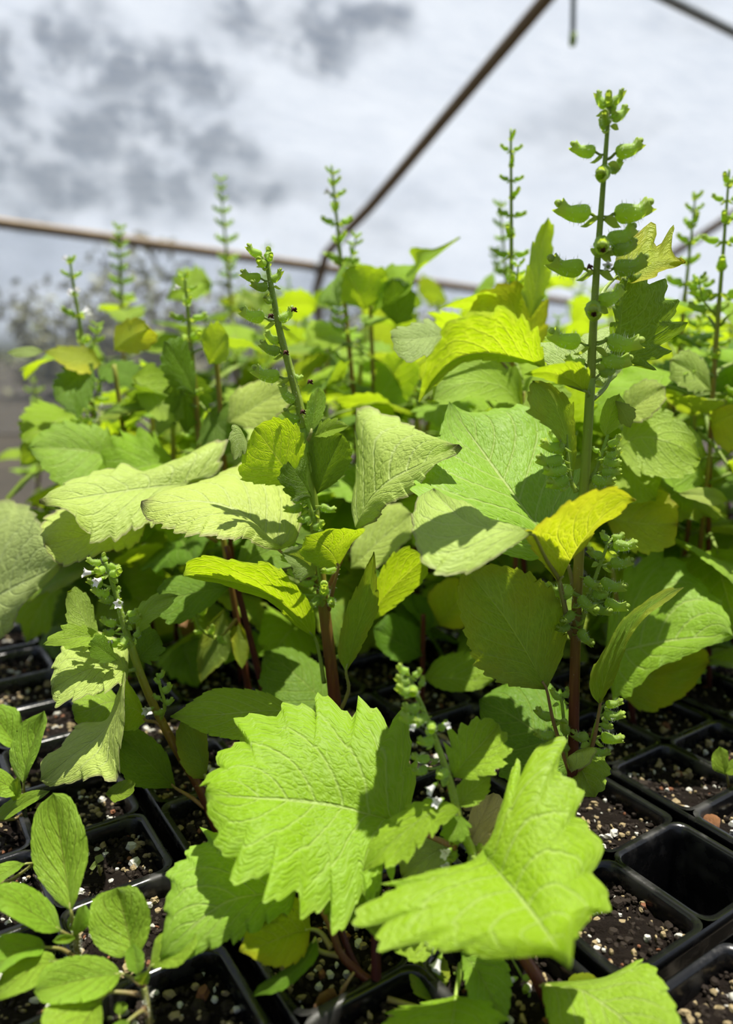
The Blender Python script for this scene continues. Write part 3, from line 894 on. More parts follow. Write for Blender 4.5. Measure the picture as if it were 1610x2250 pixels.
def soil_fill(cells, seed, dens, skip=()):
    rs = np.random.default_rng(seed)
    g = Geo(); R = CELL / 2 - 0.0024
    K = 16
    for (c, i, j) in cells:
        if (i, j) in skip: continue
        V = []
        for a in range(K + 1):
            for b in range(K + 1):
                x, y = (a / K * 2 - 1), (b / K * 2 - 1)
                h = 0.0022 * mnoise.noise(Vector((c + EA * x * R + EB * y * R)) * 90) + 0.0012 * mnoise.noise(Vector((c + EA * x * R + EB * y * R)) * 320)
                h += 0.0015 - 0.002 * max(abs(x), abs(y)) ** 4
                V.append(c + EA * x * R + EB * y * R + (0, 0, h))
        F = [(a * (K + 1) + b, (a + 1) * (K + 1) + b, (a + 1) * (K + 1) + b + 1, a * (K + 1) + b + 1) for a in range(K) for b in range(K)]
        F = [f[::-1] for f in F]
        g.add(V, F, None, 0)
        for _ in range(dens):
            x, y = rs.uniform(-0.95, 0.95, 2)
            p = c + EA * x * R + EB * y * R
            k = rs.random()
            mi = 1 if k < 0.09 else 2 if k < 0.28 else 3 if k < 0.31 else 4
            r = rs.uniform(0.0006, 0.0017) * (1.0 if mi != 4 else 0.9)
            if rs.random() < 0.08: r *= 1.6
            pebble_geo(g, p + (0, 0, 0.0012 + r * 0.3), r, mi, rs)
    return g

# which packs the photo can show
def seen(q):
    dpt = q[1] * CP - (q[2] - CAM_Z) * SP
    if dpt < 0.06: return False
    x = 805 + FPX * q[0] / dpt; y = 1125 - FPX * (q[1] * SP + (q[2] - CAM_Z) * CP) / dpt
    return -120 < x < 1730 and -100 < y < 2370
packs = []
for ia in range(-1, 3):
    for ib in range(-9, 10):
        pts = [O0 + EA * (OA + ia * PA + a * PA) + EB * ((ib + b) * PB) for a in np.linspace(0.02, 0.98, 13) for b in (0.1, 0.5, 0.9)]
        n = sum(seen(q) for q in pts)
        if n >= 2 and min(q[1] for q in pts) < 0.80:
            packs.append((ia, ib))
packs.sort()
ORD = ['first', 'second', 'third', 'fourth', 'fifth', 'sixth', 'seventh', 'eighth', 'ninth', 'tenth']
for kq, (ia, ib) in enumerate(packs):
    o, cells = cell_pack(ia, ib)
    skip = [(i, j) for (c, i, j) in cells if np.linalg.norm((c - hole)[:2]) < CELL * 0.5]
    cy = np.mean([c[1] for c, i, j in cells])
    same = [q for q in packs if q[0] == ia]
    k = same.index((ia, ib))
    row = {-1: 'the nearest row', 0: 'the main row', 1: 'the far row'}.get(ia, 'the last row')
    lab = 'black plastic cell pack, %s from the left in %s' % (ORD[min(k, 9)], row)
    if skip: lab = 'black plastic cell pack at the lower right with one deep empty cell'
    tag(o, lab, 'cell pack', 'black cell packs')
    cells = [c for c in cells if seen(c[0]) or seen(c[0] + EA * CELL) or seen(c[0] - EA * CELL) or seen(c[0] + EB * CELL) or seen(c[0] - EB * CELL)]
    g = soil_fill(cells, 100 + kq, 250 if cy < 0.5 else 100, skip)
    so_ = g.link('potting_soil', [M['soil'], M['perlite'], M['pumice'], M['bark'], M['crumb']], None, origin=cells[0][0], smooth=False)
    tag(so_, 'gritty potting soil in the ' + lab.replace('black plastic ', ''), 'soil', 'soil in the cell packs', 'stuff')

# ================================================================== HERO PLANTS
SH = 'shiso plant'
def plant(base, label, group='shiso plants in the cell packs', name='shiso_plant', cat='plant'):
    return root_empty(name, base, label, cat, group)

# ---------------------------------------------------------------- A: tall plant on the right
YA = 0.300
A = plant(P(1252, 1852, YA) * (1, 1, 0), 'tall green shiso plant at the right with the highest flower spike and a brown stem')
st, pathA = stem_part(A, [(1252, 1862, YA), (1258, 1690, YA), (1264, 1420, YA), (1272, 1220, YA), (1286, 1030, YA), (1298, 830, YA)], 0.0026, 0.0019, hair=160)
spA, pA = stem_part(A, [(1298, 832, YA), (1303, 720, YA), (1310, 600, YA), (1323, 430, YA), (1333, 300, YA), (1339, 212, YA)], 0.0018, 0.0007, name='flower_spike', v0=0.78, v1=1.0, hair=520, hlen=0.0014)
calyx_px(spA, pA, [
    (1334, 236, 1306, 206, 0.002), (1342, 230, 1374, 200, -0.002), (1338, 232, 1336, 203, -0.004, 'n'), (1340, 246, 1352, 220, 0.004, 'n'),
    (1334, 272, 1327, 248, -0.006), (1344, 262, 1380, 240, 0.002), (1332, 280, 1318, 262, 0.004, 'n'),
    (1308, 334, 1252, 326, 0.001), (1353, 336, 1413, 320, 0.001),
    (1328, 374, 1318, 392, -0.010), (1342, 376, 1366, 358, 0.004, 'n'),
    (1297, 470, 1218, 461, 0.001), (1350, 470, 1434, 460, 0.001),
    (1322, 530, 1322, 552, -0.012), (1336, 528, 1398, 508, 0.003), (1345, 548, 1398, 540, 0.004),
    (1282, 590, 1202, 582, 0.0), (1348, 590, 1424, 578, 0.0), 
    (1302, 672, 1302, 694, -0.012), (1316, 664, 1370, 640, 0.004),
    (1275, 752, 1203, 740, 0.0), (1333, 748, 1410, 762, -0.002),
    (1320, 790, 1386, 800, 0.002), (1285, 800, 1240, 790, 0.004), (1318, 822, 1362, 800, 0.003)], YA)
flower_px(spA, 1336, 586, YA - 0.004, -0.3, -0.8, 0.0, 0.0042)
instance('withered_flower', WITHER, spA, P(1294, 582, YA - 0.002), (0.1, -0.5, -0.6), 0.0024)
for q in ((1322, 552), (1302, 692)):
    instance('withered_flower', WITHER, spA, P(q[0], q[1], YA - 0.0105), (0, -1, 0.1), 0.0022)
# side shoots out of the leaf joints
lb, pl_ = stem_part(A, [(1266, 1082, YA), (1252, 1050, YA + 0.002), (1246, 1000, YA + 0.003), (1244, 955, YA + 0.004)], 0.0011, 0.0006, name='flower_spike', v0=0.8, hair=120)
calyx_px(lb, pl_, [(1240, 985, 1186, 978, 0.0), (1235, 1012, 1178, 1015, -0.002), (1243, 1030, 1196, 1040, -0.004), (1245, 1052, 1204, 1070, -0.006), (1228, 972, 1205, 950, 0.004)], YA)
rb, pr_ = stem_part(A, [(1280, 1075, YA), (1305, 1040, YA + 0.002), (1322, 995, YA + 0.003), (1335, 955, YA + 0.004)], 0.0011, 0.0006, name='flower_spike', v0=0.8, hair=120)
calyx_px(rb, pr_, [(1336, 980, 1366, 960, 0.0), (1332, 1004, 1366, 992, -0.002), (1324, 1010, 1362, 1022, 0.0), (1322, 1036, 1364, 1040, -0.003), (1300, 1052, 1350, 1062, -0.005), (1316, 992, 1300, 985, 0.002)], YA)
s3, p3 = stem_part(A, [(1270, 1400, YA), (1288, 1330, YA - 0.002), (1308, 1268, YA - 0.003), (1337, 1190, YA - 0.004)], 0.0012, 0.0006, name='flower_spike', v0=0.75, hair=200)
calyx_px(s3, p3, [(1346, 1196, 1398, 1200, 0.0), (1336, 1186, 1318, 1170, 0.0, 'n'), (1345, 1182, 1370, 1178, 0.003, 'n'), (1340, 1236, 1390, 1238, -0.001), (1322, 1222, 1290, 1212, -0.002),
                  (1318, 1278, 1374, 1296, -0.003), (1284, 1270, 1318, 1296, -0.006), (1256, 1300, 1192, 1300, -0.004), (1272, 1312, 1310, 1348, -0.008), (1300, 1330, 1342, 1350, -0.006),
                  (1328, 1322, 1378, 1340, -0.002), (1272, 1384, 1300, 1420, -0.006), (1258, 1346, 1234, 1372, -0.006), (1250, 1376, 1222, 1384, -0.004), (1300, 1302, 1332, 1312, 0.003)], YA - 0.003)
s4, p4 = stem_part(A, [(1250, 1692, YA), (1243, 1640, YA), (1238, 1580, YA), (1232, 1525, YA)], 0.0010, 0.0006, name='flower_spike', v0=0.8, hair=80)
calyx_px(s4, p4, [(1214, 1578, 1174, 1562, 0.0), (1216, 1616, 1174, 1614, 0.0), (1244, 1606, 1236, 1590, -0.006), (1230, 1536, 1208, 1516, 0.0), (1238, 1532, 1252, 1512, 0.0), (1246, 1646, 1232, 1632, -0.004, 'n')], YA)
s5, p5 = stem_part(A, [(1264, 1692, YA), (1292, 1650, YA), (1306, 1600, YA), (1322, 1552, YA)], 0.0010, 0.0006, name='flower_spike', v0=0.8, hair=80)
calyx_px(s5, p5, [(1330, 1548, 1368, 1544, 0.0), (1325, 1570, 1372, 1574, -0.002), (1322, 1590, 1345, 1600, -0.004), (1320, 1618, 1368, 1628, 0.0), (1290, 1620, 1252, 1614, -0.003), (1300, 1650, 1340, 1656, -0.002)], YA)
# leaves
leaf(A, (1225, 1205, 0.300), (985, 888, 0.365), [(1175, 1149, 0.308), (1110, 1062, 0.325), (1050, 980, 0.345)],
     [(1160, 1232, 0.290), (1060, 1180, 0.285), (955, 1130, 0.290), (908, 1080, 0.300), (935, 1025, 0.320), (962, 960, 0.345)],
     [(1254, 1150, 0.316), (1264, 1060, 0.335), (1228, 950, 0.358), (1170, 906, 0.366), (1095, 902, 0.368), (1030, 904, 0.368)],
     'leaf', pet=[(1248, 1245, YA), (1262, 1300, YA)], teeth=13, amp=0.06, cols=10, sub=8, bulge=0.03, quilt=0.028, label='large leaf with a cast shadow, left of the stem')
leaf(A, (1170, 1170, 0.262), (951, 1078, 0.292), [(1105, 1164, 0.258), (1030, 1150, 0.262), (985, 1112, 0.276)],
     [(1130, 1200, 0.250), (1075, 1232, 0.242), (1010, 1258, 0.240), (950, 1252, 0.242), (922, 1222, 0.250), (906, 1150, 0.268), (918, 1098, 0.282)],
     [(1112, 1154, 0.268), (1052, 1124, 0.276), (1000, 1096, 0.284)], 'pale', teeth=11, amp=0.045, cols=9, sub=8, pet=[(1200, 1230, 0.275), (1228, 1275, 0.288), (1240, 1330, 0.296), (1256, 1400, YA)], pet_mat='petiole')
leaf(A, (1228, 1282, 0.288), (1398, 1100, 0.262), [(1262, 1215, 0.276), (1310, 1150, 0.268), (1355, 1112, 0.264)],
     [(1195, 1240, 0.276), (1162, 1186, 0.262), (1205, 1142, 0.256), (1255, 1098, 0.254), (1308, 1080, 0.254), (1355, 1076, 0.257)],
     [(1262, 1226, 0.288), (1312, 1168, 0.280), (1362, 1124, 0.270)], 'yellow', under=True, teeth=10, amp=0.07, cols=9, sub=8, pet=[(1238, 1330, 0.294), (1248, 1380, 0.299), (1258, 1402, YA)], label='glowing yellow leaf against the sun')
leaf(A, (1201, 1516, 0.292), (1018, 1240, 0.262), [(1160, 1440, 0.286), (1112, 1362, 0.278), (1065, 1300, 0.27)],
     [(1160, 1512, 0.286), (1105, 1500, 0.280), (1062, 1474, 0.276), (1030, 1420, 0.272), (1014, 1350, 0.267), (1010, 1285, 0.263)],
     [(1222, 1470, 0.298), (1242, 1420, 0.300), (1246, 1360, 0.298), (1212, 1300, 0.290), (1160, 1262, 0.280), (1090, 1242, 0.270)], 'olive', under=True, teeth=14, amp=0.055, cols=10, sub=8, quilt=0.03,
     pet=[(1214, 1580, 0.297), (1232, 1640, YA), (1250, 1694, YA)], pet_mat='petiole_brown', label='dull green leaf seen from below')
leaf(A, (1318, 1548, 0.298), (1503, 1291, 0.29), [(1330, 1490, 0.295), (1366, 1410, 0.292), (1420, 1340, 0.29)],
     [(1300, 1525, 0.305), (1300, 1480, 0.308), (1330, 1420, 0.308), (1375, 1358, 0.304), (1440, 1304, 0.296)],
     [(1340, 1510, 0.288), (1365, 1450, 0.284), (1392, 1392, 0.282), (1425, 1348, 0.282), (1472, 1318, 0.286)], 'olive', teeth=9, amp=0.08, cols=6,
     pet=[(1308, 1610, 0.298), (1290, 1670, YA), (1262, 1698, YA)], pet_mat='petiole_brown', label='narrow leaf folded edge on')
leaf(A, (1198, 808, 0.296), (918, 884, 0.268), [(1130, 786, 0.288), (1060, 776, 0.280), (1000, 790, 0.274), (952, 832, 0.27)],
     [(1190, 760, 0.282), (1160, 712, 0.272), (1115, 684, 0.264), (1060, 688, 0.26), (995, 702, 0.258), (962, 742, 0.258), (935, 800, 0.26), (928, 845, 0.264)],
     [(1150, 800, 0.286), (1080, 790, 0.280), (1010, 802, 0.274), (958, 845, 0.27)], 'lime', teeth=9, amp=0.12, cols=9, sub=8, under=True, pet=[(1240, 840, 0.299), (1290, 858, YA)], pet_mat='petiole_green', label='bright backlit leaf arching left')
leaf(A, (1290, 862, 0.298), (1152, 822, 0.272), [(1255, 835, 0.288), (1200, 818, 0.278)],
     [(1295, 820, 0.286), (1262, 796, 0.276), (1205, 802, 0.27)], [(1270, 852, 0.294), (1225, 842, 0.286), (1180, 828, 0.278)], 'lime', teeth=7, amp=0.08, cols=6, under=True, pet=[(1293, 875, YA)], pet_mat='petiole_green')
leaf(A, (1352, 610, 0.318), (1506, 574, 0.318), [(1400, 588, 0.318), (1450, 575, 0.318)],
     [(1355, 560, 0.326), (1390, 520, 0.332), (1428, 492, 0.334), (1440, 540, 0.328), (1475, 505, 0.33), (1478, 545, 0.324)],
     [(1380, 625, 0.312), (1418, 612, 0.31), (1460, 595, 0.314)], 'yellow', teeth=5, amp=0.05, cols=7, under=True, pet=[(1325, 640, 0.31), (1303, 690, YA)], pet_mat='petiole_green', label='glowing lobed leaf behind the spike')
leaf(A, (1352, 800, 0.318), (1378, 600, 0.312), [(1360, 740, 0.316), (1366, 670, 0.314)],
     [(1340, 760, 0.312), (1346, 700, 0.31), (1356, 640, 0.31)],
     [(1420, 800, 0.324), (1466, 752, 0.328), (1478, 700, 0.328), (1462, 652, 0.324), (1420, 612, 0.318)], 'dark', teeth=7, amp=0.26, dbl=0.1, cols=9, sub=9, pet=[(1330, 850, 0.31), (1298, 880, YA)], pet_mat='petiole_green', quilt=0.04, label='dark toothed leaf right of the spike')
leaf(A, (1330, 852, 0.322), (1232, 752, 0.34), [(1300, 810, 0.328), (1262, 775, 0.335)], [(1290, 850, 0.312), (1240, 830, 0.315), (1200, 800, 0.32), (1185, 755, 0.33)], [(1370, 800, 0.338), (1372, 720, 0.35), (1310, 730, 0.35)], 'grey', teeth=9, amp=0.07, cols=7, label='mint coloured leaf behind the stem')
leaf(A, (1258, 1062, 0.306), (1172, 836, 0.296), [(1250, 990, 0.304), (1228, 910, 0.30), (1200, 865, 0.298)],
     [(1246, 1020, 0.302), (1215, 950, 0.294), (1168, 905, 0.288), (1160, 860, 0.29)], [(1262, 1020, 0.308), (1266, 950, 0.306), (1252, 885, 0.302), (1212, 845, 0.30)], 'olive', teeth=8, amp=0.12, cols=6, under=True, label='small leaf held close to the stem')
leaf(A, (1352, 880, 0.315), (1385, 940, 0.31), [(1368, 905, 0.313)], [(1378, 888, 0.312), (1396, 905, 0.31)], [(1350, 905, 0.318), (1366, 930, 0.314)], 'grey', teeth=5, amp=0.16, cols=5)
leaf(A, (1330, 960, 0.312), (1360, 865, 0.316), [(1340, 915, 0.314)], [(1318, 935, 0.31), (1328, 885, 0.312)], [(1358, 935, 0.316), (1372, 890, 0.318)], 'leaf', teeth=6, amp=0.05, cols=5)
leaf(A, (1254, 1690, 0.312), (1052, 1540, 0.345), [(1190, 1620, 0.322), (1120, 1570, 0.335)],
     [(1225, 1745, 0.305), (1170, 1742, 0.30), (1105, 1700, 0.312), (1065, 1630, 0.328)], [(1262, 1610, 0.335), (1225, 1520, 0.352), (1150, 1490, 0.36), (1090, 1510, 0.355)], 'dark', teeth=10, amp=0.07, label='dark leaf low behind the stem')
leaf(A, (1262, 1660, 0.308), (1308, 1752, 0.285), [(1278, 1692, 0.30), (1294, 1724, 0.292)], [(1315, 1650, 0.304), (1338, 1690, 0.298), (1325, 1728, 0.29)], [(1256, 1700, 0.30), (1266, 1732, 0.29), (1288, 1750, 0.286)], 'leaf', teeth=4, amp=0.2, cols=7)
leaf(A, (1262, 1690, 0.296), (1252, 1692, 0.284), [(1250, 1660, 0.29)], [(1262, 1650, 0.29), (1300, 1640, 0.286), (1296, 1668, 0.284)], [(1246, 1690, 0.288), (1246, 1672, 0.285)], 'pale', teeth=4, amp=0.08, cols=5, curl=0.1)

# ---------------------------------------------------------------- B: plant left of the middle
YB = 0.335
B = plant(P(745, 1745, YB) * (1, 1, 0), 'shiso plant left of the middle whose hairy spike leans left, brown stem')
st, pathB = stem_part(B, [(746, 1748, YB), (740, 1590, YB), (722, 1420, YB), (706, 1290, YB), (690, 1130, YB), (674, 980, YB), (668, 940, YB)], 0.0030, 0.0020, hair=160)
spB, pB = stem_part(B, [(668, 942, YB), (655, 880, YB), (634, 800, YB), (614, 725, YB), (598, 640, YB), (586, 575, YB)], 0.0019, 0.0009, name='flower_spike', v0=0.8, hair=700, hlen=0.0017)
calyx_px(spB, pB, [
    (574, 562, 540, 543, 0.0), (586, 566, 592, 546, 0.003), (580, 580, 566, 574, -0.006), (590, 570, 597, 560, -0.004, 'n'),
    (573, 612, 528, 604, 0.0), (588, 632, 550, 626, -0.004), (595, 618, 622, 596, 0.001),
    (596, 662, 580, 658, -0.004), (581, 698, 526, 688, 0.0), (612, 705, 648, 680, 0.001),
    (613, 752, 582, 734, 0.003), (615, 774, 569, 758, -0.001), (614, 828, 553, 818, 0.0), (640, 826, 664, 834, 0.002),
    (646, 884, 614, 850, -0.002), (656, 924, 620, 906, -0.003), (668, 915, 690, 890, 0.003, 'n')], YB)
for q in ((594, 692), (627, 772), (680, 836), (664, 902), (645, 678)):
    instance('withered_flower', WITHER, spB, P(q[0], q[1], YB - 0.004), (0.2, -0.6, -0.3), 0.0026)
s1, p1 = stem_part(B, [(700, 1178, YB), (690, 1140, YB - 0.003), (680, 1110, YB - 0.004), (672, 1085, YB - 0.004)], 0.0010, 0.0006, name='flower_spike', v0=0.8, hair=60)
calyx_px(s1, p1, [(664, 1114, 624, 1122, 0.0), (660, 1100, 640, 1096, -0.004), (680, 1136, 655, 1146, -0.005), (704, 1112, 736, 1124, 0.002), (668, 1090, 645, 1078, 0.002), (690, 1160, 712, 1150, -0.004)], YB - 0.003)
s2, p2 = stem_part(B, [(708, 1345, YB), (704, 1290, YB - 0.004), (698, 1240, YB - 0.005), (690, 1195, YB - 0.006)], 0.0010, 0.0006, name='flower_spike', v0=0.7, hair=160)
calyx_px(s2, p2, [(650, 1194, 613, 1192, 0.0), (645, 1226, 618, 1230, 0.0), (690, 1282, 657, 1282, -0.002), (664, 1306, 624, 1308, 0.0), (738, 1250, 708, 1258, -0.003), (702, 1316, 677, 1336, -0.006),
                  (712, 1300, 712, 1288, -0.009), (726, 1316, 730, 1334, -0.008), (680, 1262, 650, 1252, 0.002), (690, 1200, 668, 1185, 0.0), (708, 1240, 735, 1225, 0.003), (660, 1262, 632, 1258, 0.003)], YB - 0.005)
leaf(B, (656, 1064, 0.330), (560, 940, 0.318), [(625, 1028, 0.326), (590, 980, 0.322)],
     [(630, 1066, 0.326), (575, 1064, 0.320), (530, 1048, 0.315), (538, 990, 0.315)],
     [(668, 1000, 0.330), (662, 950, 0.326), (628, 924, 0.322), (590, 922, 0.319)], 'lime', under=True, teeth=9, amp=0.08, cols=9, label='bright backlit leaf left of the stem')
leaf(B, (696, 1086, 0.333), (752, 955, 0.338), [(712, 1042, 0.335), (734, 995, 0.337)],
     [(680, 1030, 0.332), (680, 970, 0.333), (715, 940, 0.336)],
     [(730, 1066, 0.336), (760, 1035, 0.34), (772, 1002, 0.342), (764, 970, 0.341)], 'dark', under=True, teeth=9, amp=0.07, cols=9, label='dark leaf right of the stem')
leaf(B, (684, 1092, 0.318), (632, 1014, 0.315), [(665, 1060, 0.316)], [(655, 1100, 0.314), (628, 1082, 0.313), (614, 1045, 0.313)], [(676, 1055, 0.319), (668, 1008, 0.319), (648, 1030, 0.317)], 'dark', teeth=5, amp=0.2, cols=7, label='small dark deeply toothed leaf before the stem')
leaf(B, (614, 1210, 0.320), (308, 1112, 0.318), [(572, 1165, 0.324), (518, 1122, 0.328), (430, 1102, 0.325)],
     [(585, 1205, 0.313), (545, 1180, 0.306), (500, 1196, 0.298), (440, 1172, 0.298), (375, 1162, 0.303), (330, 1152, 0.310)],
     [(652, 1185, 0.330), (656, 1110, 0.352), (610, 1058, 0.375), (535, 1025, 0.388), (455, 1052, 0.372), (370, 1086, 0.345)], 'pale', teeth=13, amp=0.07, cols=10, sub=8, pet=[(650, 1240, 0.328), (704, 1300, YB)], pet_mat='petiole_brown', label='large pale leaf with a purple rim, left of the stem')
leaf(B, (788, 1165, 0.328), (1016, 984, 0.310), [(805, 1110, 0.33), (850, 1062, 0.326), (930, 1020, 0.318)],
     [(776, 1110, 0.344), (782, 990, 0.366), (796, 902, 0.378), (850, 912, 0.368), (902, 934, 0.352), (955, 965, 0.332)],
     [(828, 1136, 0.318), (880, 1098, 0.309), (918, 1062, 0.305), (965, 1026, 0.306)], 'pale', teeth=12, amp=0.05, cols=10, sub=8, pet=[(760, 1210, 0.332), (735, 1262, 0.334), (712, 1310, YB)], pet_mat='petiole_brown', label='large pale leaf with a pointed tip, right of the stem')
leaf(B, (744, 1245, 0.325), (672, 1178, 0.308), [(728, 1215, 0.32), (700, 1192, 0.314)], [(705, 1246, 0.314), (670, 1228, 0.308), (664, 1205, 0.306)], [(768, 1202, 0.322), (800, 1166, 0.318), (745, 1164, 0.312), (700, 1170, 0.309)], 'lime', under=True, teeth=7, amp=0.06, cols=7, pet=[(735, 1280, 0.33), (722, 1340, YB)], pet_mat='petiole_brown')
leaf(B, (694, 1262, 0.316), (618, 1214, 0.306), [(668, 1232, 0.312)], [(655, 1275, 0.308), (640, 1245, 0.306)], [(690, 1230, 0.314), (655, 1200, 0.31)], 'grey', teeth=4, amp=0.16, cols=6)
leaf(B, (692, 1402, 0.330), (402, 1262, 0.292), [(640, 1342, 0.322), (570, 1296, 0.312), (480, 1272, 0.30)],
     [(690, 1350, 0.325), (655, 1290, 0.312), (600, 1245, 0.298), (535, 1234, 0.29), (470, 1220, 0.286), (420, 1230, 0.286)],
     [(655, 1378, 0.326), (590, 1322, 0.316), (500, 1288, 0.304), (440, 1276, 0.297)], 'lime', under=True, teeth=9, amp=0.07, cols=8, pet=[(702, 1440, 0.333), (712, 1500, YB)], pet_mat='petiole_green', label='long arching leaf lit from behind')
leaf(B, (803, 1374, 0.37), (940, 1222, 0.34), [(845, 1310, 0.36), (895, 1260, 0.35)], [(815, 1310, 0.362), (845, 1240, 0.352), (890, 1205, 0.345)], [(850, 1345, 0.362), (905, 1300, 0.352), (938, 1262, 0.344)], 'lime', teeth=8, amp=0.06, pet=[(780, 1420, 0.36), (728, 1450, YB)], pet_mat='petiole_green')
leaf(B, (760, 1478, 0.325), (822, 1212, 0.305), [(778, 1400, 0.32), (808, 1310, 0.312)], [(742, 1430, 0.328), (762, 1340, 0.325), (798, 1262, 0.316)], [(800, 1410, 0.312), (828, 1340, 0.306), (828, 1265, 0.304)], 'olive', teeth=9, amp=0.06, cols=6, pet=[(765, 1520, 0.33), (738, 1580, YB)], pet_mat='petiole')
leaf(B, (772, 1250, 0.40), (905, 1130, 0.40), [(810, 1210, 0.40), (860, 1165, 0.40)], [(775, 1200, 0.41), (820, 1130, 0.42), (870, 1105, 0.415)], [(830, 1245, 0.385), (890, 1195, 0.385), (905, 1160, 0.39)], 'pale', teeth=8, amp=0.05)
leaf(B, (732, 1565, 0.36), (582, 1432, 0.385), [(690, 1520, 0.366), (635, 1470, 0.375)], [(680, 1590, 0.35), (610, 1560, 0.355), (572, 1500, 0.37)], [(735, 1500, 0.38), (690, 1450, 0.39), (630, 1425, 0.392)], 'dark', teeth=11, amp=0.06, pet=[(738, 1600, 0.345), (744, 1660, YB)], label='dark leaf low behind the stem')
leaf(B, (650, 1562, 0.315), (374, 1576, 0.292), [(580, 1562, 0.31), (480, 1570, 0.302)],
     [(610, 1602, 0.305), (545, 1628, 0.296), (480, 1620, 0.292), (425, 1598, 0.29)], [(620, 1542, 0.322), (555, 1516, 0.325), (480, 1514, 0.32), (420, 1542, 0.308)], 'leaf', teeth=14, amp=0.04, cols=9, quilt=0.035, pet=[(700, 1580, 0.325), (742, 1640, YB)], label='smooth oval leaf with a fine toothed edge')
leaf(B, (545, 975, 0.318), (512, 1010, 0.305), [(532, 962, 0.312)], [(540, 990, 0.312), (522, 1005, 0.307)], [(520, 935, 0.312), (505, 960, 0.307)], 'grey', teeth=5, amp=0.14, cols=5, label='small grey curled leaf')
leaf(B, (690, 960, 0.33), (768, 936, 0.318), [(725, 945, 0.325)], [(705, 930, 0.33), (735, 920, 0.325)], [(715, 960, 0.322), (745, 950, 0.318)], 'leaf', teeth=5, amp=0.14, cols=5)
leaf(B, (682, 955, 0.332), (700, 850, 0.34), [(690, 905, 0.336)], [(670, 930, 0.332), (678, 880, 0.336)], [(708, 915, 0.336), (715, 870, 0.34)], 'leaf', teeth=6, amp=0.1, cols=5, pet=[(672, 975, YB)])

# ---------------------------------------------------------------- C: nearest plant, in front
YC = 0.232
C = plant(P(1215, 2215, 0.212) * (1, 1, 0), 'shiso plant nearest the camera, two big lime leaves and a short spike with white flowers')
st, pC0 = stem_part(C, [(1218, 2232, 0.212), (1180, 2150, 0.214), (1130, 2070, 0.222), (1085, 1980, 0.228), (1045, 1890, YC), (1012, 1815, YC)], 0.0022, 0.0014, hair=60)
spC, pC = stem_part(C, [(1012, 1817, YC), (990, 1725, YC + 0.003), (962, 1640, YC + 0.006), (930, 1560, YC + 0.008), (908, 1510, YC + 0.009), (892, 1472, YC + 0.010)], 0.0014, 0.0006, name='flower_spike', v0=0.78, hair=420, hlen=0.0011)
calyx_px(spC, pC, [
    (896, 1478, 872, 1464, 0.0), (908, 1486, 927, 1472, 0.0), (896, 1500, 868, 1492, -0.002), (904, 1520, 870, 1514, -0.004), (908, 1512, 906, 1528, -0.006), (924, 1508, 931, 1486, 0.002),
    (922, 1556, 884, 1556, 0.0), (932, 1582, 878, 1578, -0.002), (938, 1575, 908, 1590, -0.004), (948, 1590, 948, 1610, -0.007), (952, 1625, 918, 1632, -0.002), (962, 1602, 984, 1588, 0.002, 'n'),
    (944, 1668, 904, 1664, 0.0), (938, 1688, 908, 1700, -0.002), (980, 1694, 962, 1710, -0.006), (1012, 1838, 990, 1855, -0.004), (1030, 1868, 1062, 1866, -0.003), (1000, 1872, 985, 1896, -0.005, 'n'), (1048, 1880, 1030, 1895, -0.006, 'n')], YC + 0.004)
for x, y, d in ((958, 1722, (-0.6, -0.4, -0.4)), (972, 1756, (-0.5, -0.5, 0.1)), (990, 1866, (-0.6, -0.6, 0)), (984, 1894, (-0.3, -0.9, 0)), (914, 1592, (-0.5, -0.7, 0)), (974, 1590, (0.5, -0.6, 0.1))):
    flower_px(spC, x, y, YC - 0.002, *d, size=0.0042 if y > 1650 else 0.0026)
lw, pw = stem_part(C, [(1090, 2030, 0.226), (1060, 2050, 0.224), (1030, 2075, 0.222), (1012, 2125, 0.222)], 0.0009, 0.0007, name='flower_spike', v0=0.6, hair=20)
for x, y, d in ((962, 2062, (-0.6, -0.5, -0.2)), (968, 2100, (-0.4, -0.5, -0.6)), (1132, 2150, (-0.7, -0.5, 0.2)), (1163, 2190, (-0.05, -0.5, -0.8))):
    flower_px(lw, x, y, 0.217, *d, size=0.0052)
calyx_px(lw, pw, [(1150, 2152, 1170, 2140, 0.0, 'n'), (1158, 2166, 1152, 2182, -0.004, 'n'), (1010, 2130, 1000, 2142, 0.0, 'n'), (980, 2068, 975, 2048, 0.0, 'n')], 0.219)
leaf(C, (872, 1806, 0.245), (450, 1745, 0.232), [(797, 1787, 0.245), (740, 1772, 0.245), (650, 1760, 0.243), (560, 1754, 0.239)],
     [(868, 1862, 0.233), (835, 1935, 0.222), (770, 1990, 0.214), (690, 1995, 0.212), (600, 1940, 0.212), (515, 1895, 0.216), (470, 1820, 0.224)],
     [(905, 1760, 0.252), (908, 1680, 0.262), (870, 1595, 0.274), (780, 1562, 0.280), (680, 1550, 0.282), (580, 1585, 0.275), (500, 1650, 0.260), (462, 1710, 0.244)],
     'lime', teeth=9, amp=0.19, lean=1.0, cols=12, sub=13, dbl=0.2, bulge=0.05, quilt=0.035, pet=[(945, 1838, 0.24), (1000, 1862, YC)], pet_mat='petiole_brown', label='big lime leaf with deep teeth, spread to the left', nveins=6.0)
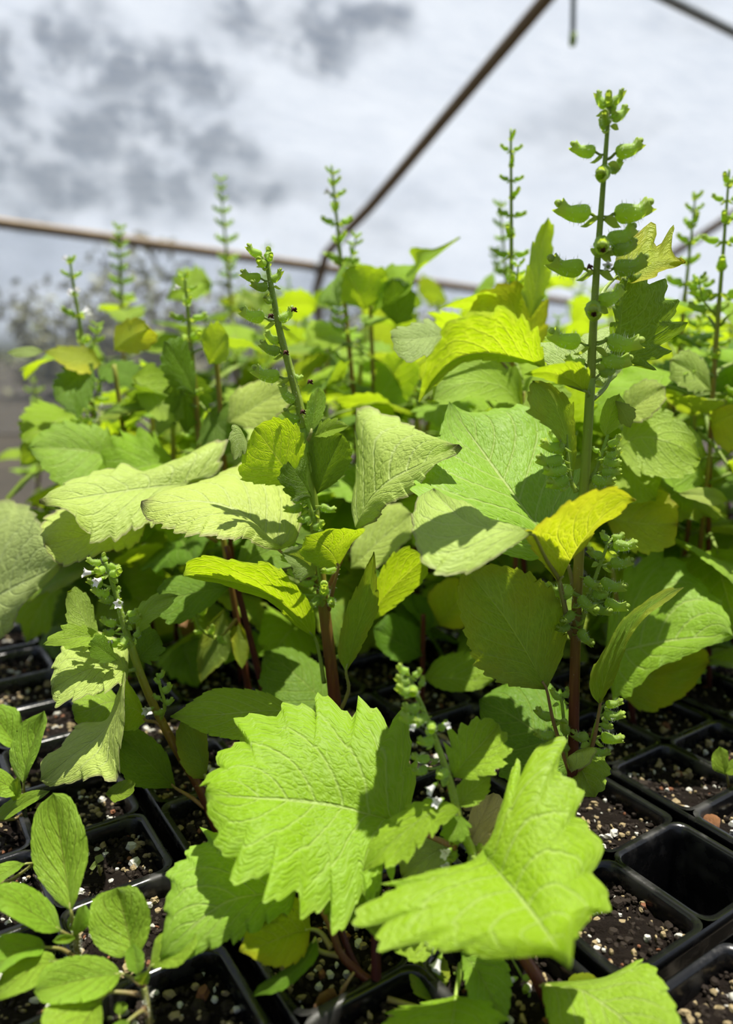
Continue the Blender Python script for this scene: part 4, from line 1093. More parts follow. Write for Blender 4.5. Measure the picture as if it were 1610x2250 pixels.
leaf(C, (1064, 1880, 0.214), (1252, 2130, 0.164), [(1098, 1920, 0.208), (1150, 1982, 0.196), (1205, 2055, 0.18)],
     [(1090, 1815, 0.222), (1130, 1690, 0.236), (1200, 1655, 0.238), (1258, 1740, 0.226), (1292, 1850, 0.212), (1315, 1975, 0.196), (1272, 2055, 0.182)],
     [(1000, 1912, 0.209), (850, 1952, 0.200), (818, 2020, 0.191), (905, 2082, 0.183), (1010, 2095, 0.179), (1110, 2095, 0.176), (1195, 2100, 0.171)],
     'lime', teeth=8, amp=0.15, lean=0.7, cols=12, sub=13, dbl=0.2, bulge=0.06, quilt=0.012, pet=[(1050, 1890, 0.22), (1038, 1885, YC)], pet_mat='petiole_green', label='big blurred lime leaf nearest the camera', nveins=6.0)
leaf(C, (996, 1708, 0.236), (1096, 1590, 0.255), [(1022, 1672, 0.242), (1060, 1632, 0.249)], [(985, 1670, 0.24), (1000, 1610, 0.25), (1050, 1578, 0.256)], [(1040, 1712, 0.234), (1100, 1690, 0.237), (1112, 1635, 0.247)], 'lime', teeth=6, amp=0.24, dbl=0.12, sub=9, cols=8, quilt=0.05, label='small pale toothed leaf right of the spike')
leaf(C, (1008, 1772, 0.233), (1078, 1706, 0.246), [(1030, 1742, 0.238)], [(1000, 1735, 0.24), (1030, 1706, 0.246)], [(1035, 1772, 0.231), (1070, 1745, 0.236)], 'lime', under=True, teeth=6, amp=0.1, cols=6)
leaf(C, (1010, 1780, 0.230), (795, 1916, 0.212), [(950, 1786, 0.226), (900, 1818, 0.222), (845, 1865, 0.217)],
     [(990, 1800, 0.226), (945, 1832, 0.219), (895, 1885, 0.213), (840, 1900, 0.211)], [(985, 1764, 0.232), (920, 1760, 0.232), (865, 1800, 0.228), (820, 1845, 0.22)], 'lime', teeth=7, amp=0.2, cols=8, sub=9, quilt=0.04, label='small bright leaf hanging left from the spike')
leaf(C, (1012, 1792, 0.231), (985, 1850, 0.225), [(1000, 1822, 0.228)], [(1030, 1812, 0.228), (1020, 1842, 0.225)], [(985, 1800, 0.23), (970, 1832, 0.227)], 'leaf', teeth=5, amp=0.16, cols=5)
leaf(C, (1000, 1848, 0.24), (882, 1928, 0.232), [(960, 1870, 0.238), (915, 1900, 0.235)], [(985, 1905, 0.23), (940, 1955, 0.226), (900, 1950, 0.228)], [(960, 1840, 0.245), (905, 1848, 0.245), (878, 1890, 0.238)], 'grey', teeth=8, amp=0.12, quilt=0.04)
leaf(C, (1034, 1850, 0.242), (1084, 1742, 0.262), [(1052, 1810, 0.248), (1070, 1772, 0.256)], [(1028, 1810, 0.25), (1045, 1760, 0.258)], [(1078, 1825, 0.244), (1108, 1780, 0.254), (1100, 1750, 0.26)], 'dead', teeth=7, amp=0.02, cols=5, label='dead cream coloured leaf')
leaf(C, (1034, 1856, 0.238), (1112, 1838, 0.24), [(1070, 1850, 0.239)], [(1050, 1820, 0.246), (1095, 1815, 0.248)], [(1055, 1882, 0.23), (1095, 1872, 0.233)], 'dead', teeth=7, amp=0.02, cols=5, label='dead cream coloured leaf, lower blade')
leaf(C, (990, 2046, 0.224), (798, 2036, 0.212), [(930, 2058, 0.22), (860, 2054, 0.216)], [(965, 2078, 0.216), (925, 2112, 0.21), (880, 2098, 0.209), (835, 2066, 0.21)], [(950, 2025, 0.228), (890, 2010, 0.226), (830, 2025, 0.218)], 'leaf', teeth=8, amp=0.09, quilt=0.05)
leaf(C, (1012, 2092, 0.222), (1104, 2256, 0.198), [(1050, 2136, 0.217), (1085, 2200, 0.207)], [(1060, 2078, 0.224), (1110, 2112, 0.219), (1122, 2165, 0.212), (1118, 2220, 0.203)], [(1018, 2130, 0.216), (1028, 2185, 0.208), (1062, 2232, 0.201)], 'leaf', teeth=9, amp=0.08, quilt=0.06, cols=8, sub=8, nveins=9)
leaf(C, (1000, 2192, 0.208), (975, 2350, 0.172), [(996, 2230, 0.2), (988, 2290, 0.186)], [(1050, 2196, 0.208), (1092, 2228, 0.2), (1090, 2280, 0.19), (1040, 2330, 0.178)], [(945, 2200, 0.206), (880, 2222, 0.199), (845, 2262, 0.19), (900, 2320, 0.18)], 'lime', teeth=8, amp=0.12, cols=8, quilt=0.045, pet=[(1008, 2150, 0.215), (1012, 2120, 0.222)], pet_mat='petiole_green', label='yellow green leaf at the bottom edge')
leaf(C, (1190, 2165, 0.212), (1475, 2310, 0.178), [(1275, 2176, 0.206), (1345, 2222, 0.197), (1410, 2272, 0.187)],
     [(1255, 2158, 0.212), (1335, 2150, 0.212), (1398, 2116, 0.214), (1436, 2130, 0.208), (1470, 2190, 0.198), (1492, 2250, 0.188)], [(1195, 2205, 0.204), (1215, 2260, 0.194), (1290, 2310, 0.186), (1390, 2335, 0.18)],
     'leaf', teeth=10, amp=0.05, cols=9, sub=8, label='leaf with a hard cast shadow at the bottom right', pet=[(1185, 2160, 0.213)])
leaf(C, (1240, 2172, 0.216), (1312, 2150, 0.212), [(1275, 2160, 0.214)], [(1255, 2145, 0.218), (1290, 2138, 0.216)], [(1262, 2178, 0.212), (1295, 2168, 0.211)], 'yellow', teeth=6, amp=0.06, cols=5)

# ---------------------------------------------------------------- D: second front plant, its leaves low on the left
D = plant(P(826, 2205, 0.215) * (1, 1, 0), 'short shiso plant in front, thin red stems, leaves low under the big lime leaf')
stem_part(D, [(828, 2210, 0.215), (826, 2120, 0.218), (824, 2040, 0.222), (812, 1960, 0.228), (790, 1890, 0.235)], 0.0017, 0.0012, v1=0.12)
stem_part(D, [(826, 2165, 0.2165), (785, 2135, 0.219), (748, 2095, 0.221), (728, 2040, 0.224), (700, 1985, 0.23)], 0.0014, 0.0010, v0=0.25, v1=0.5, name='branch')
stem_part(D, [(824, 2180, 0.216), (780, 2120, 0.222), (752, 2050, 0.227), (738, 1990, 0.232)], 0.0012, 0.0009, v0=0.05, v1=0.2, name='branch')
leaf(D, (652, 1956, 0.234), (352, 2106, 0.206), [(585, 1964, 0.229), (500, 1982, 0.221), (425, 2035, 0.213)],
     [(640, 1995, 0.227), (598, 2018, 0.221), (540, 2052, 0.214), (480, 2075, 0.209), (420, 2090, 0.206)],
     [(620, 1912, 0.24), (560, 1868, 0.244), (470, 1838, 0.244), (400, 1888, 0.234), (368, 1965, 0.222), (360, 2040, 0.212)], 'leaf', teeth=8, amp=0.13, lean=0.85, cols=10, sub=9, curl=0.04, pet=[(680, 1968, 0.232), (705, 1990, 0.23)], pet_mat='petiole_green', label='toothed leaf with a pointed tip towards the basil')
leaf(D, (682, 2042, 0.226), (525, 2090, 0.206), [(630, 2056, 0.22), (575, 2078, 0.213)], [(672, 2090, 0.217), (635, 2122, 0.211), (580, 2118, 0.207)], [(672, 1985, 0.232), (620, 1975, 0.23), (555, 2020, 0.222)], 'yellow', teeth=9, amp=0.05, quilt=0.06, pet=[(705, 2050, 0.226), (728, 2085, 0.222)], label='puckered yellow green leaf under the toothed leaf')
leaf(D, (694, 2062, 0.224), (554, 2190, 0.2), [(670, 2110, 0.215), (620, 2152, 0.207)], [(697, 2100, 0.213), (655, 2152, 0.206), (605, 2180, 0.201)], [(678, 2075, 0.222), (640, 2122, 0.216), (578, 2158, 0.208)], 'dark', teeth=9, amp=0.06, pet=[(700, 2088, 0.222), (745, 2100, 0.221)], label='dark leaf folded over the pack rim')
leaf(D, (955, 2205, 0.212), (944, 2090, 0.23), [(950, 2165, 0.218), (946, 2125, 0.225)], [(915, 2185, 0.213), (900, 2145, 0.219), (915, 2108, 0.226)], [(975, 2175, 0.216), (988, 2140, 0.222), (975, 2105, 0.228)], 'olive', teeth=9, amp=0.04, pet=[(950, 2220, 0.211), (850, 2195, 0.214)], label='rounded leaf low over the soil')
leaf(D, (838, 2100, 0.222), (868, 2010, 0.238), [(850, 2058, 0.23)], [(822, 2070, 0.226), (835, 2030, 0.234)], [(872, 2078, 0.226), (884, 2040, 0.233)], 'dark', teeth=6, amp=0.04, cols=5)
leaf(D, (790, 1900, 0.236), (742, 2030, 0.214), [(778, 1940, 0.23), (760, 1990, 0.22)], [(830, 1930, 0.228), (832, 1985, 0.22), (790, 2015, 0.215)], [(750, 1935, 0.23), (718, 1985, 0.22), (722, 2018, 0.215)], 'dark', teeth=6, amp=0.14, cols=7)

# ---------------------------------------------------------------- E: small plant at the left with white flowers
YE = 0.315
E = plant(P(478, 1838, 0.303) * (1, 1, 0), 'small shiso plant at the left whose short spike carries white flowers, leaning left')
stem_part(E, [(485, 1842, 0.303), (440, 1735, 0.308), (390, 1650, 0.312), (345, 1565, YE), (312, 1490, YE), (288, 1420, YE)], 0.0020, 0.0015, hair=100, v0=0.2, v1=0.75)
spE, pE = stem_part(E, [(288, 1422, YE), (272, 1372, YE), (258, 1318, YE), (244, 1272, YE), (232, 1235, YE)], 0.0015, 0.0007, name='flower_spike', v0=0.85, hair=380, hlen=0.0013)
calyx_px(spE, pE, [(222, 1238, 190, 1232, 0.0), (232, 1234, 226, 1216, 0.002), (238, 1242, 262, 1250, 0.002), (228, 1250, 210, 1258, -0.006), (244, 1262, 266, 1255, -0.004), (226, 1284, 190, 1278, -0.002),
                  (240, 1308, 200, 1296, 0.0), (250, 1318, 218, 1320, -0.004), (254, 1306, 264, 1290, 0.003), (255, 1372, 220, 1362, -0.001), (250, 1390, 226, 1392, -0.004), (268, 1410, 228, 1416, 0.0),
                  (280, 1350, 304, 1344, 0.0), (285, 1362, 312, 1356, -0.002), (280, 1400, 262, 1425, -0.006), (296, 1400, 310, 1380, 0.002)], YE)
for x, y, d in ((206, 1258, (-0.8, -0.4, 0.1)), (226, 1270, (-0.5, -0.8, -0.2)), (264, 1322, (0.1, -0.9, 0.1)), (252, 1408, (-0.7, -0.5, -0.1)), (334, 1556, (-0.5, -0.8, 0.1))):
    flower_px(spE, x, y, YE - 0.005, *d, size=0.0048)
s6, p6 = stem_part(E, [(352, 1585, 0.314), (362, 1550, 0.312), (352, 1510, 0.312), (345, 1480, 0.312)], 0.0008, 0.0005, name='flower_spike', v0=0.85)
calyx_px(s6, p6, [(352, 1500, 338, 1492, 0.0, 'n'), (358, 1520, 378, 1505, 0.0, 'n'), (352, 1535, 335, 1528, 0.0, 'n'), (362, 1545, 382, 1538, 0.0, 'n'), (358, 1562, 340, 1570, 0.0, 'n'), (348, 1488, 362, 1476, 0.0, 'n')], 0.312)
leaf(E, (282, 1474, 0.312), (112, 1520, 0.288), [(220, 1466, 0.306), (160, 1488, 0.296)],
     [(272, 1500, 0.302), (210, 1522, 0.29), (160, 1538, 0.285), (128, 1545, 0.284)], [(275, 1420, 0.325), (215, 1398, 0.328), (150, 1412, 0.318), (118, 1470, 0.3)], 'pale', teeth=7, amp=0.10, lean=1.0, cols=9, sub=9, quilt=0.035, pet=[(300, 1470, YE)], pet_mat='petiole_green', label='fan shaped pale leaf under the spike')
leaf(E, (322, 1584, 0.312), (262, 1600, 0.30), [(300, 1560, 0.308), (278, 1560, 0.303)], [(300, 1602, 0.306), (275, 1606, 0.302)], [(305, 1535, 0.312), (285, 1500, 0.312), (272, 1480, 0.308), (266, 1540, 0.302)], 'lime', under=True, teeth=5, amp=0.02, cols=6, pet=[(345, 1588, 0.314), (372, 1612, 0.313)], pet_mat='petiole_brown')
leaf(E, (276, 1478, 0.300), (92, 1718, 0.282), [(262, 1545, 0.298), (225, 1610, 0.294), (150, 1668, 0.287)],
     [(274, 1560, 0.287), (264, 1640, 0.279), (260, 1710, 0.274), (205, 1704, 0.275), (150, 1722, 0.277), (110, 1728, 0.28)],
     [(264, 1520, 0.306), (238, 1578, 0.31), (180, 1592, 0.308), (135, 1640, 0.30), (92, 1666, 0.291)], 'pale', teeth=9, amp=0.06, cols=9, sub=8, label='pale folded leaf hanging over the pack rim')
leaf(E, (386, 1732, 0.308), (258, 1612, 0.31), [(348, 1696, 0.306), (300, 1650, 0.307)], [(340, 1732, 0.298), (290, 1722, 0.294), (258, 1680, 0.298)], [(375, 1680, 0.316), (345, 1628, 0.322), (300, 1602, 0.322)], 'dark', under=True, teeth=10, amp=0.04, pet=[(420, 1752, 0.308), (450, 1775, 0.306)], pet_mat='petiole_brown', label='dark leaf behind the folded leaf')
leaf(E, (300, 1452, 0.318), (352, 1400, 0.322), [(325, 1425, 0.32)], [(298, 1415, 0.322), (318, 1372, 0.327), (340, 1385, 0.325)], [(330, 1455, 0.314), (358, 1432, 0.315)], 'dark', teeth=5, amp=0.18, cols=7)
leaf(E, (258, 1452, 0.302), (198, 1408, 0.298), [(230, 1432, 0.3)], [(230, 1456, 0.297), (200, 1440, 0.295)], [(245, 1422, 0.303), (222, 1395, 0.303)], 'dark', teeth=4, amp=0.25, cols=6)
leaf(E, (218, 1412, 0.32), (148, 1300, 0.325), [(190, 1370, 0.322), (165, 1330, 0.324)], [(180, 1400, 0.312), (150, 1370, 0.315), (145, 1335, 0.32)], [(212, 1370, 0.326), (198, 1320, 0.33), (172, 1292, 0.33)], 'leaf', under=True, teeth=5, amp=0.12, cols=6)
leaf(E, (240, 1408, 0.306), (94, 1416, 0.288), [(190, 1398, 0.302), (140, 1405, 0.294)], [(200, 1420, 0.297), (145, 1420, 0.291)], [(205, 1384, 0.306), (160, 1375, 0.301), (125, 1390, 0.296)], 'leaf', teeth=4, amp=0.2, cols=6)
leaf(E, (300, 1400, 0.318), (392, 1308, 0.314), [(318, 1350, 0.318), (350, 1322, 0.316)], [(300, 1352, 0.322), (322, 1318, 0.322), (360, 1305, 0.318)], [(335, 1365, 0.31), (368, 1335, 0.309)], 'leaf', teeth=4, amp=0.14, cols=6)
leaf(E, (264, 1540, 0.33), (160, 1568, 0.318), [(230, 1545, 0.327), (195, 1560, 0.322)], [(250, 1580, 0.32), (200, 1602, 0.314), (172, 1590, 0.315)], [(235, 1510, 0.338), (190, 1512, 0.336), (162, 1540, 0.326)], 'leaf', teeth=6, amp=0.1, label='leaf in the shade of the fan shaped leaf')
leaf(E, (452, 1712, 0.306), (398, 1580, 0.315), [(440, 1665, 0.308), (418, 1620, 0.312)], [(418, 1705, 0.3), (392, 1660, 0.303), (388, 1615, 0.309)], [(458, 1660, 0.312), (452, 1610, 0.318), (425, 1580, 0.319)], 'olive', under=True, teeth=8, amp=0.05, pet=[(470, 1745, 0.303), (478, 1790, 0.302)], pet_mat='petiole')
leaf(E, (232, 1745, 0.30), (298, 1722, 0.288), [(265, 1742, 0.294)], [(245, 1728, 0.3), (280, 1712, 0.294)], [(252, 1762, 0.288), (285, 1748, 0.285)], 'leaf', teeth=5, amp=0.03, cols=5)

# ---------------------------------------------------------------- basil seedlings at the left
BG = 'basil seedlings in the left packs'
def basil(px, py, label):
    q = soilY(py)
    return root_empty('basil_seedling', P(px, py, q) * (1, 1, 0), label, 'seedling', BG)
def soilY(y):
    v = (y - 1125) / FPX
    return CAM_Z * (CP - SP * v) / (SP + CP * v)
BK = dict(mat='basil', teeth=11, amp=0.022, sub=6, cols=7, quilt=0.016, bulge=0.05, slant=0.55, nveins=5.0, wave=0.02, pet_mat='basil_stem', pet_r=0.0007)

H1 = basil(172, 2130, 'hairy basil seedling at the lower left with one tall upright leaf')
y0 = soilY(2130)
stem_part(H1, [(174, 2135, y0), (170, 2090, y0 - 0.004), (165, 2050, y0 - 0.007)], 0.0012, 0.0010, mat='basil_stem', hair=150, hlen=0.0018)
ya = 0.2255
leaf(H1, (156, 2002, ya), (118, 1742, 0.252), [(146, 1930, 0.236), (132, 1840, 0.245)], [(120, 1975, 0.23), (78, 1915, 0.236), (68, 1850, 0.242), (80, 1780, 0.249)], [(172, 1965, 0.228), (192, 1890, 0.236), (188, 1830, 0.242), (172, 1785, 0.248), (150, 1748, 0.252)], pet=[(160, 2030, ya), (167, 2058, ya)], label='tall upright oval leaf', **BK)
leaf(H1, (134, 2046, 0.222), (-30, 1962, 0.215), [(85, 2015, 0.221), (30, 1982, 0.218)], [(110, 2050, 0.216), (70, 2042, 0.211), (25, 2014, 0.209), (-10, 1990, 0.211)], [(122, 2000, 0.228), (90, 1962, 0.229), (45, 1942, 0.226), (0, 1942, 0.221)], pet=[(150, 2056, 0.223), (166, 2062, 0.223)], **BK)
leaf(H1, (100, 2082, 0.216), (-40, 2180, 0.198), [(60, 2085, 0.213), (10, 2110, 0.206)], [(85, 2100, 0.208), (45, 2108, 0.204), (0, 2140, 0.199)], [(85, 2060, 0.22), (40, 2050, 0.218), (0, 2058, 0.212), (-30, 2100, 0.204)], pet=[(135, 2086, 0.219), (166, 2104, 0.22)], **BK)
leaf(H1, (168, 2060, 0.222), (116, 2068, 0.214), [(142, 2066, 0.218)], [(150, 2072, 0.214), (128, 2074, 0.213)], [(150, 2052, 0.219), (130, 2055, 0.216)], **BK)
leaf(H1, (164, 2058, 0.222), (186, 1986, 0.222), [(176, 2024, 0.22)], [(162, 2030, 0.224), (170, 2000, 0.225)], [(190, 2038, 0.217), (197, 2006, 0.219)], **BK)
leaf(H1, (160, 2052, 0.223), (160, 2006, 0.228), [(156, 2030, 0.226)], [(148, 2036, 0.226), (150, 2018, 0.228)], [(164, 2030, 0.224), (165, 2014, 0.226)], **BK)
leaf(H1, (124, 2112, 0.210), (-20, 2200, 0.195), [(80, 2122, 0.207), (30, 2158, 0.201)], [(112, 2136, 0.204), (75, 2168, 0.199), (20, 2192, 0.195)], [(110, 2092, 0.213), (60, 2098, 0.211), (10, 2132, 0.203)], pet=[(168, 2118, y0)], **BK)

H2 = basil(330, 2290, 'hairy basil seedling at the bottom left with two broad round leaves')
y0 = soilY(2290)
stem_part(H2, [(332, 2295, y0), (326, 2230, y0 + 0.002), (316, 2170, y0 + 0.004)], 0.0011, 0.0009, mat='basil_stem', hair=150, hlen=0.0018)
yb = y0 + 0.004
leaf(H2, (290, 2096, 0.216), (258, 1950, 0.228), [(282, 2052, 0.221), (270, 2000, 0.225)], [(255, 2104, 0.213), (212, 2078, 0.215), (194, 2030, 0.219), (208, 1974, 0.225)], [(312, 2085, 0.216), (328, 2045, 0.219), (326, 1990, 0.223), (298, 1950, 0.227)], pet=[(302, 2130, 0.212), (312, 2165, yb)], label='broad round leaf, half in shade', **BK)
leaf(H2, (266, 2140, 0.209), (74, 2180, 0.196), [(210, 2146, 0.207), (140, 2162, 0.202)], [(252, 2168, 0.203), (215, 2192, 0.197), (150, 2206, 0.193), (95, 2202, 0.193)], [(250, 2118, 0.212), (212, 2100, 0.212), (155, 2102, 0.208), (98, 2128, 0.202)], pet=[(285, 2146, 0.209), (312, 2166, yb)], label='broad leaf crossed by a shadow', **BK)
leaf(H2, (302, 2142, 0.207), (292, 2072, 0.215), [(298, 2110, 0.211)], [(280, 2128, 0.208), (276, 2096, 0.212)], [(316, 2124, 0.208), (314, 2092, 0.212)], **BK)
leaf(H2, (312, 2166, yb), (326, 2132, 0.203), [(320, 2150, 0.204)], [(295, 2152, 0.205), (308, 2140, 0.205)], [(325, 2160, 0.202), (328, 2144, 0.202)], **BK)
leaf(H2, (330, 2126, 0.208), (432, 2052, 0.21), [(365, 2102, 0.208), (400, 2078, 0.209)], [(335, 2090, 0.213), (345, 2058, 0.216), (390, 2040, 0.216)], [(352, 2128, 0.203), (395, 2120, 0.202), (428, 2085, 0.205)], pet=[(322, 2150, 0.207), (314, 2168, yb)], **BK)
leaf(H2, (222, 2196, 0.200), (160, 2290, 0.183), [(200, 2225, 0.195), (178, 2262, 0.188)], [(225, 2225, 0.196), (222, 2265, 0.19), (195, 2290, 0.184)], [(170, 2198, 0.198), (105, 2212, 0.193), (92, 2250, 0.187), (115, 2285, 0.183)], pet=[(245, 2180, 0.203), (312, 2185, yb)], **BK)
leaf(H2, (262, 2232, 0.204), (272, 2200, 0.208), [(268, 2216, 0.206)], [(250, 2220, 0.205), (256, 2204, 0.208)], [(275, 2225, 0.203), (280, 2208, 0.206)], pet=[(275, 2252, 0.202), (318, 2215, y0)], **BK)
leaf(H2, (285, 2240, 0.196), (240, 2300, 0.186), [(262, 2268, 0.192)], [(280, 2270, 0.19), (260, 2295, 0.186)], [(255, 2246, 0.194), (235, 2272, 0.19)], pet=[(312, 2222, 0.2), (322, 2232, y0)], **BK)

H3 = basil(52, 1800, 'basil seedling at the left edge, blurred, with a leaf lit from the right')
y0 = soilY(1800)
stem_part(H3, [(52, 1805, y0), (52, 1770, y0 - 0.004), (50, 1735, y0 - 0.006)], 0.0011, 0.0009, mat='basil_stem', hair=60)
leaf(H3, (52, 1722, 0.31), (98, 1562, 0.325), [(60, 1670, 0.316), (80, 1615, 0.322)], [(32, 1700, 0.314), (22, 1650, 0.32), (45, 1592, 0.326)], [(68, 1690, 0.308), (88, 1640, 0.312), (102, 1590, 0.32)], pet=[(52, 1760, 0.309)], **BK)
leaf(H3, (40, 1640, 0.335), (-20, 1560, 0.34), [(15, 1610, 0.338)], [(12, 1640, 0.328), (-20, 1600, 0.334)], [(50, 1600, 0.34), (38, 1560, 0.345), (0, 1548, 0.345)], pet=[(48, 1700, 0.32)], **BK)
leaf(H3, (-8, 1802, 0.30), (110, 1738, 0.292), [(35, 1775, 0.298), (75, 1752, 0.295)], [(0, 1775, 0.303), (40, 1748, 0.302), (80, 1736, 0.298)], [(20, 1798, 0.293), (55, 1775, 0.29), (90, 1755, 0.289)], pet=[(30, 1800, 0.305), (50, 1790, 0.307)], **BK)
leaf(H3, (45, 1745, 0.305), (-40, 1700, 0.30), [(10, 1722, 0.303)], [(30, 1750, 0.298), (0, 1748, 0.297)], [(30, 1710, 0.309), (-10, 1685, 0.308)], pet=[(50, 1755, 0.307)], **BK)
leaf(H3, (30, 1760, 0.30), (40, 1706, 0.3), [(38, 1735, 0.3)], [(18, 1745, 0.301), (25, 1720, 0.302)], [(45, 1748, 0.298), (46, 1725, 0.299)], **BK)
H4 = basil(-30, 1960, 'basil seedling mostly outside the left edge, one grey green leaf showing')
y0 = soilY(1960)
stem_part(H4, [(-30, 1965, y0), (-32, 1930, y0 - 0.004)], 0.0011, 0.0009, mat='basil_stem')
leaf(H4, (55, 1898, 0.25), (-45, 1950, 0.242), [(15, 1915, 0.248)], [(30, 1920, 0.243), (-10, 1945, 0.24)], [(30, 1892, 0.254), (-10, 1905, 0.25)], pet=[(70, 1900, 0.252), (20, 1935, 0.252), (-30, 1945, 0.254)], **BK)
H5 = basil(232, 1930, 'tiny two leaved seedling on the rim between two basil cells')
y0 = soilY(1930)
stem_part(H5, [(222, 1930, y0), (216, 1902, y0 - 0.003)], 0.0005, 0.0004, mat='basil_stem', sub=12)
leaf(H5, (214, 1900, 0.27), (196, 1908, 0.262), [(205, 1904, 0.266)], [(204, 1912, 0.262)], [(208, 1892, 0.268)], **dict(BK, mat='grey', cols=4, sub=4))
leaf(H5, (214, 1898, 0.27), (222, 1876, 0.274), [(218, 1886, 0.272)], [(208, 1884, 0.273)], [(228, 1888, 0.27)], **dict(BK, mat='grey', cols=4, sub=4))
H6 = basil(1590, 1740, 'pale seedling at the right edge by the far rim')
y0 = soilY(1740)
stem_part(H6, [(1602, 1745, y0), (1598, 1710, y0 - 0.003), (1592, 1690, y0 - 0.004)], 0.0006, 0.0005, mat='basil_stem', sub=12)
leaf(H6, (1592, 1702, 0.332), (1580, 1640, 0.335), [(1586, 1670, 0.333)], [(1566, 1690, 0.33), (1564, 1660, 0.333)], [(1600, 1680, 0.334), (1598, 1652, 0.336)], **BK)
leaf(H6, (1592, 1700, 0.332), (1635, 1672, 0.33), [(1612, 1686, 0.331)], [(1605, 1670, 0.335)], [(1612, 1702, 0.327)], **BK)

# ---------------------------------------------------------------- litter
leaf_o = None
def litter(b, t, mid, L, R, mat, label, cat='dry leaf', **kw):
    c = lambda q: P(*q)
    v, f, u = leaf_geo([c(b)] + [c(q) for q in mid] + [c(t)], [c(b)] + [c(q) for q in L] + [c(t)], [c(b)] + [c(q) for q in R] + [c(t)], **kw)
    o = link_mesh('dry_leaf', v, f, M[mat], None, u, origin=c(b))
    tag(o, label, cat)
    return o
d1 = litter((745, 2195, 0.214), (688, 2215, 0.2085), [(722, 2200, 0.2135)], [(730, 2235, 0.207), (700, 2235, 0.206)], [(730, 2172, 0.2165), (702, 2185, 0.2145)], 'brown', 'curled brown dry leaf on the soil at the bottom, right of the rim', teeth=6, amp=0.03, bulge=0.25, cols=6)
g = Geo(); pp = spline([P(745, 2195, 0.214), P(762, 2160, 0.2145), P(778, 2136, 0.2165)], 10); g.add(*tube_geo(pp, np.linspace(0.0008, 0.0005, 10), 7)); g.link('petiole', [M['petiole_brown']], d1, origin=pp[0])
litter((1580, 1822, 0.3035), (1528, 1796, 0.3125), [(1555, 1808, 0.3085)], [(1570, 1834, 0.3005), (1538, 1817, 0.306)], [(1580, 1797, 0.310), (1550, 1788, 0.3135)], 'brown', 'flat brown scrap of bark on the soil beyond the empty cell', 'bark', teeth=5, amp=0.02, bulge=0.2, cols=5)
litter((445, 1395, 0.50), (385, 1370, 0.515), [(415, 1380, 0.508)], [(425, 1402, 0.495), (395, 1392, 0.50)], [(430, 1365, 0.515), (400, 1358, 0.52)], 'brown', 'tan dry leaf on the soil far back between the left plants', teeth=5, amp=0.02, bulge=0.2, cols=5)

# ================================================================== PLANTS BEHIND
def proto_leaf(name, mat, seed, w=0.40, droop=0.25, fold=0.12, teeth=10, amp=0.11, **kw):
    """a leaf of unit length along +X, face up, with its stalk"""
    r = np.random.default_rng(seed)
    ts = np.array((0.06, 0.2, 0.38, 0.58, 0.78, 0.92)); k = np.array((0.42, 0.86, 1.0, 0.88, 0.52, 0.18)) * w
    z = lambda t: 0.10 * math.sin(t * 2.2) - droop * t * t
    sway = 0.04 * r.normal()
    mid = [(0, 0, 0)] + [(t, sway * math.sin(3 * t), z(t)) for t in (0.3, 0.6, 0.8)] + [(1, 0, z(1))]
    e = lambda s: [(0, 0, 0)] + [(t, s * q + sway * math.sin(3 * t), z(t) + fold * q * (1 + 0.4 * r.normal())) for t, q in zip(ts, k)] + [(1, 0, z(1))]
    v, f, u = leaf_geo(mid, e(1), e(-1), teeth=teeth, amp=amp, cols=6, sub=7, seed=seed, **kw)
    g = Geo(); g.add(v, f, u, 0)
    pp = spline([(-0.38, 0, -0.10), (-0.2, 0, -0.03), (0, 0, 0), (0.08, 0, z(0.08))], 8)
    a, b, c = tube_geo(pp, np.linspace(0.022, 0.012, 8), 7); g.add(a, b, c, 1)
    o = g.link('leaf', [M[mat], M['petiole_green']]); me = o.data; bpy.data.objects.remove(o)
    return me
PL = {k: [proto_leaf('p', k, s, w=0.36 + 0.03 * (s % 4), droop=0.12 + 0.12 * (s % 3), fold=0.05 + 0.12 * (s % 2), amp=0.15 + 0.03 * (s % 3), teeth=8) for s in range(i * 10, i * 10 + 3)]
      for i, k in enumerate(('leaf', 'lime', 'pale', 'yellow', 'dark', 'olive'))}
KEYS = ['leaf', 'leaf', 'lime', 'lime', 'lime', 'lime', 'pale', 'dark', 'dark', 'olive']

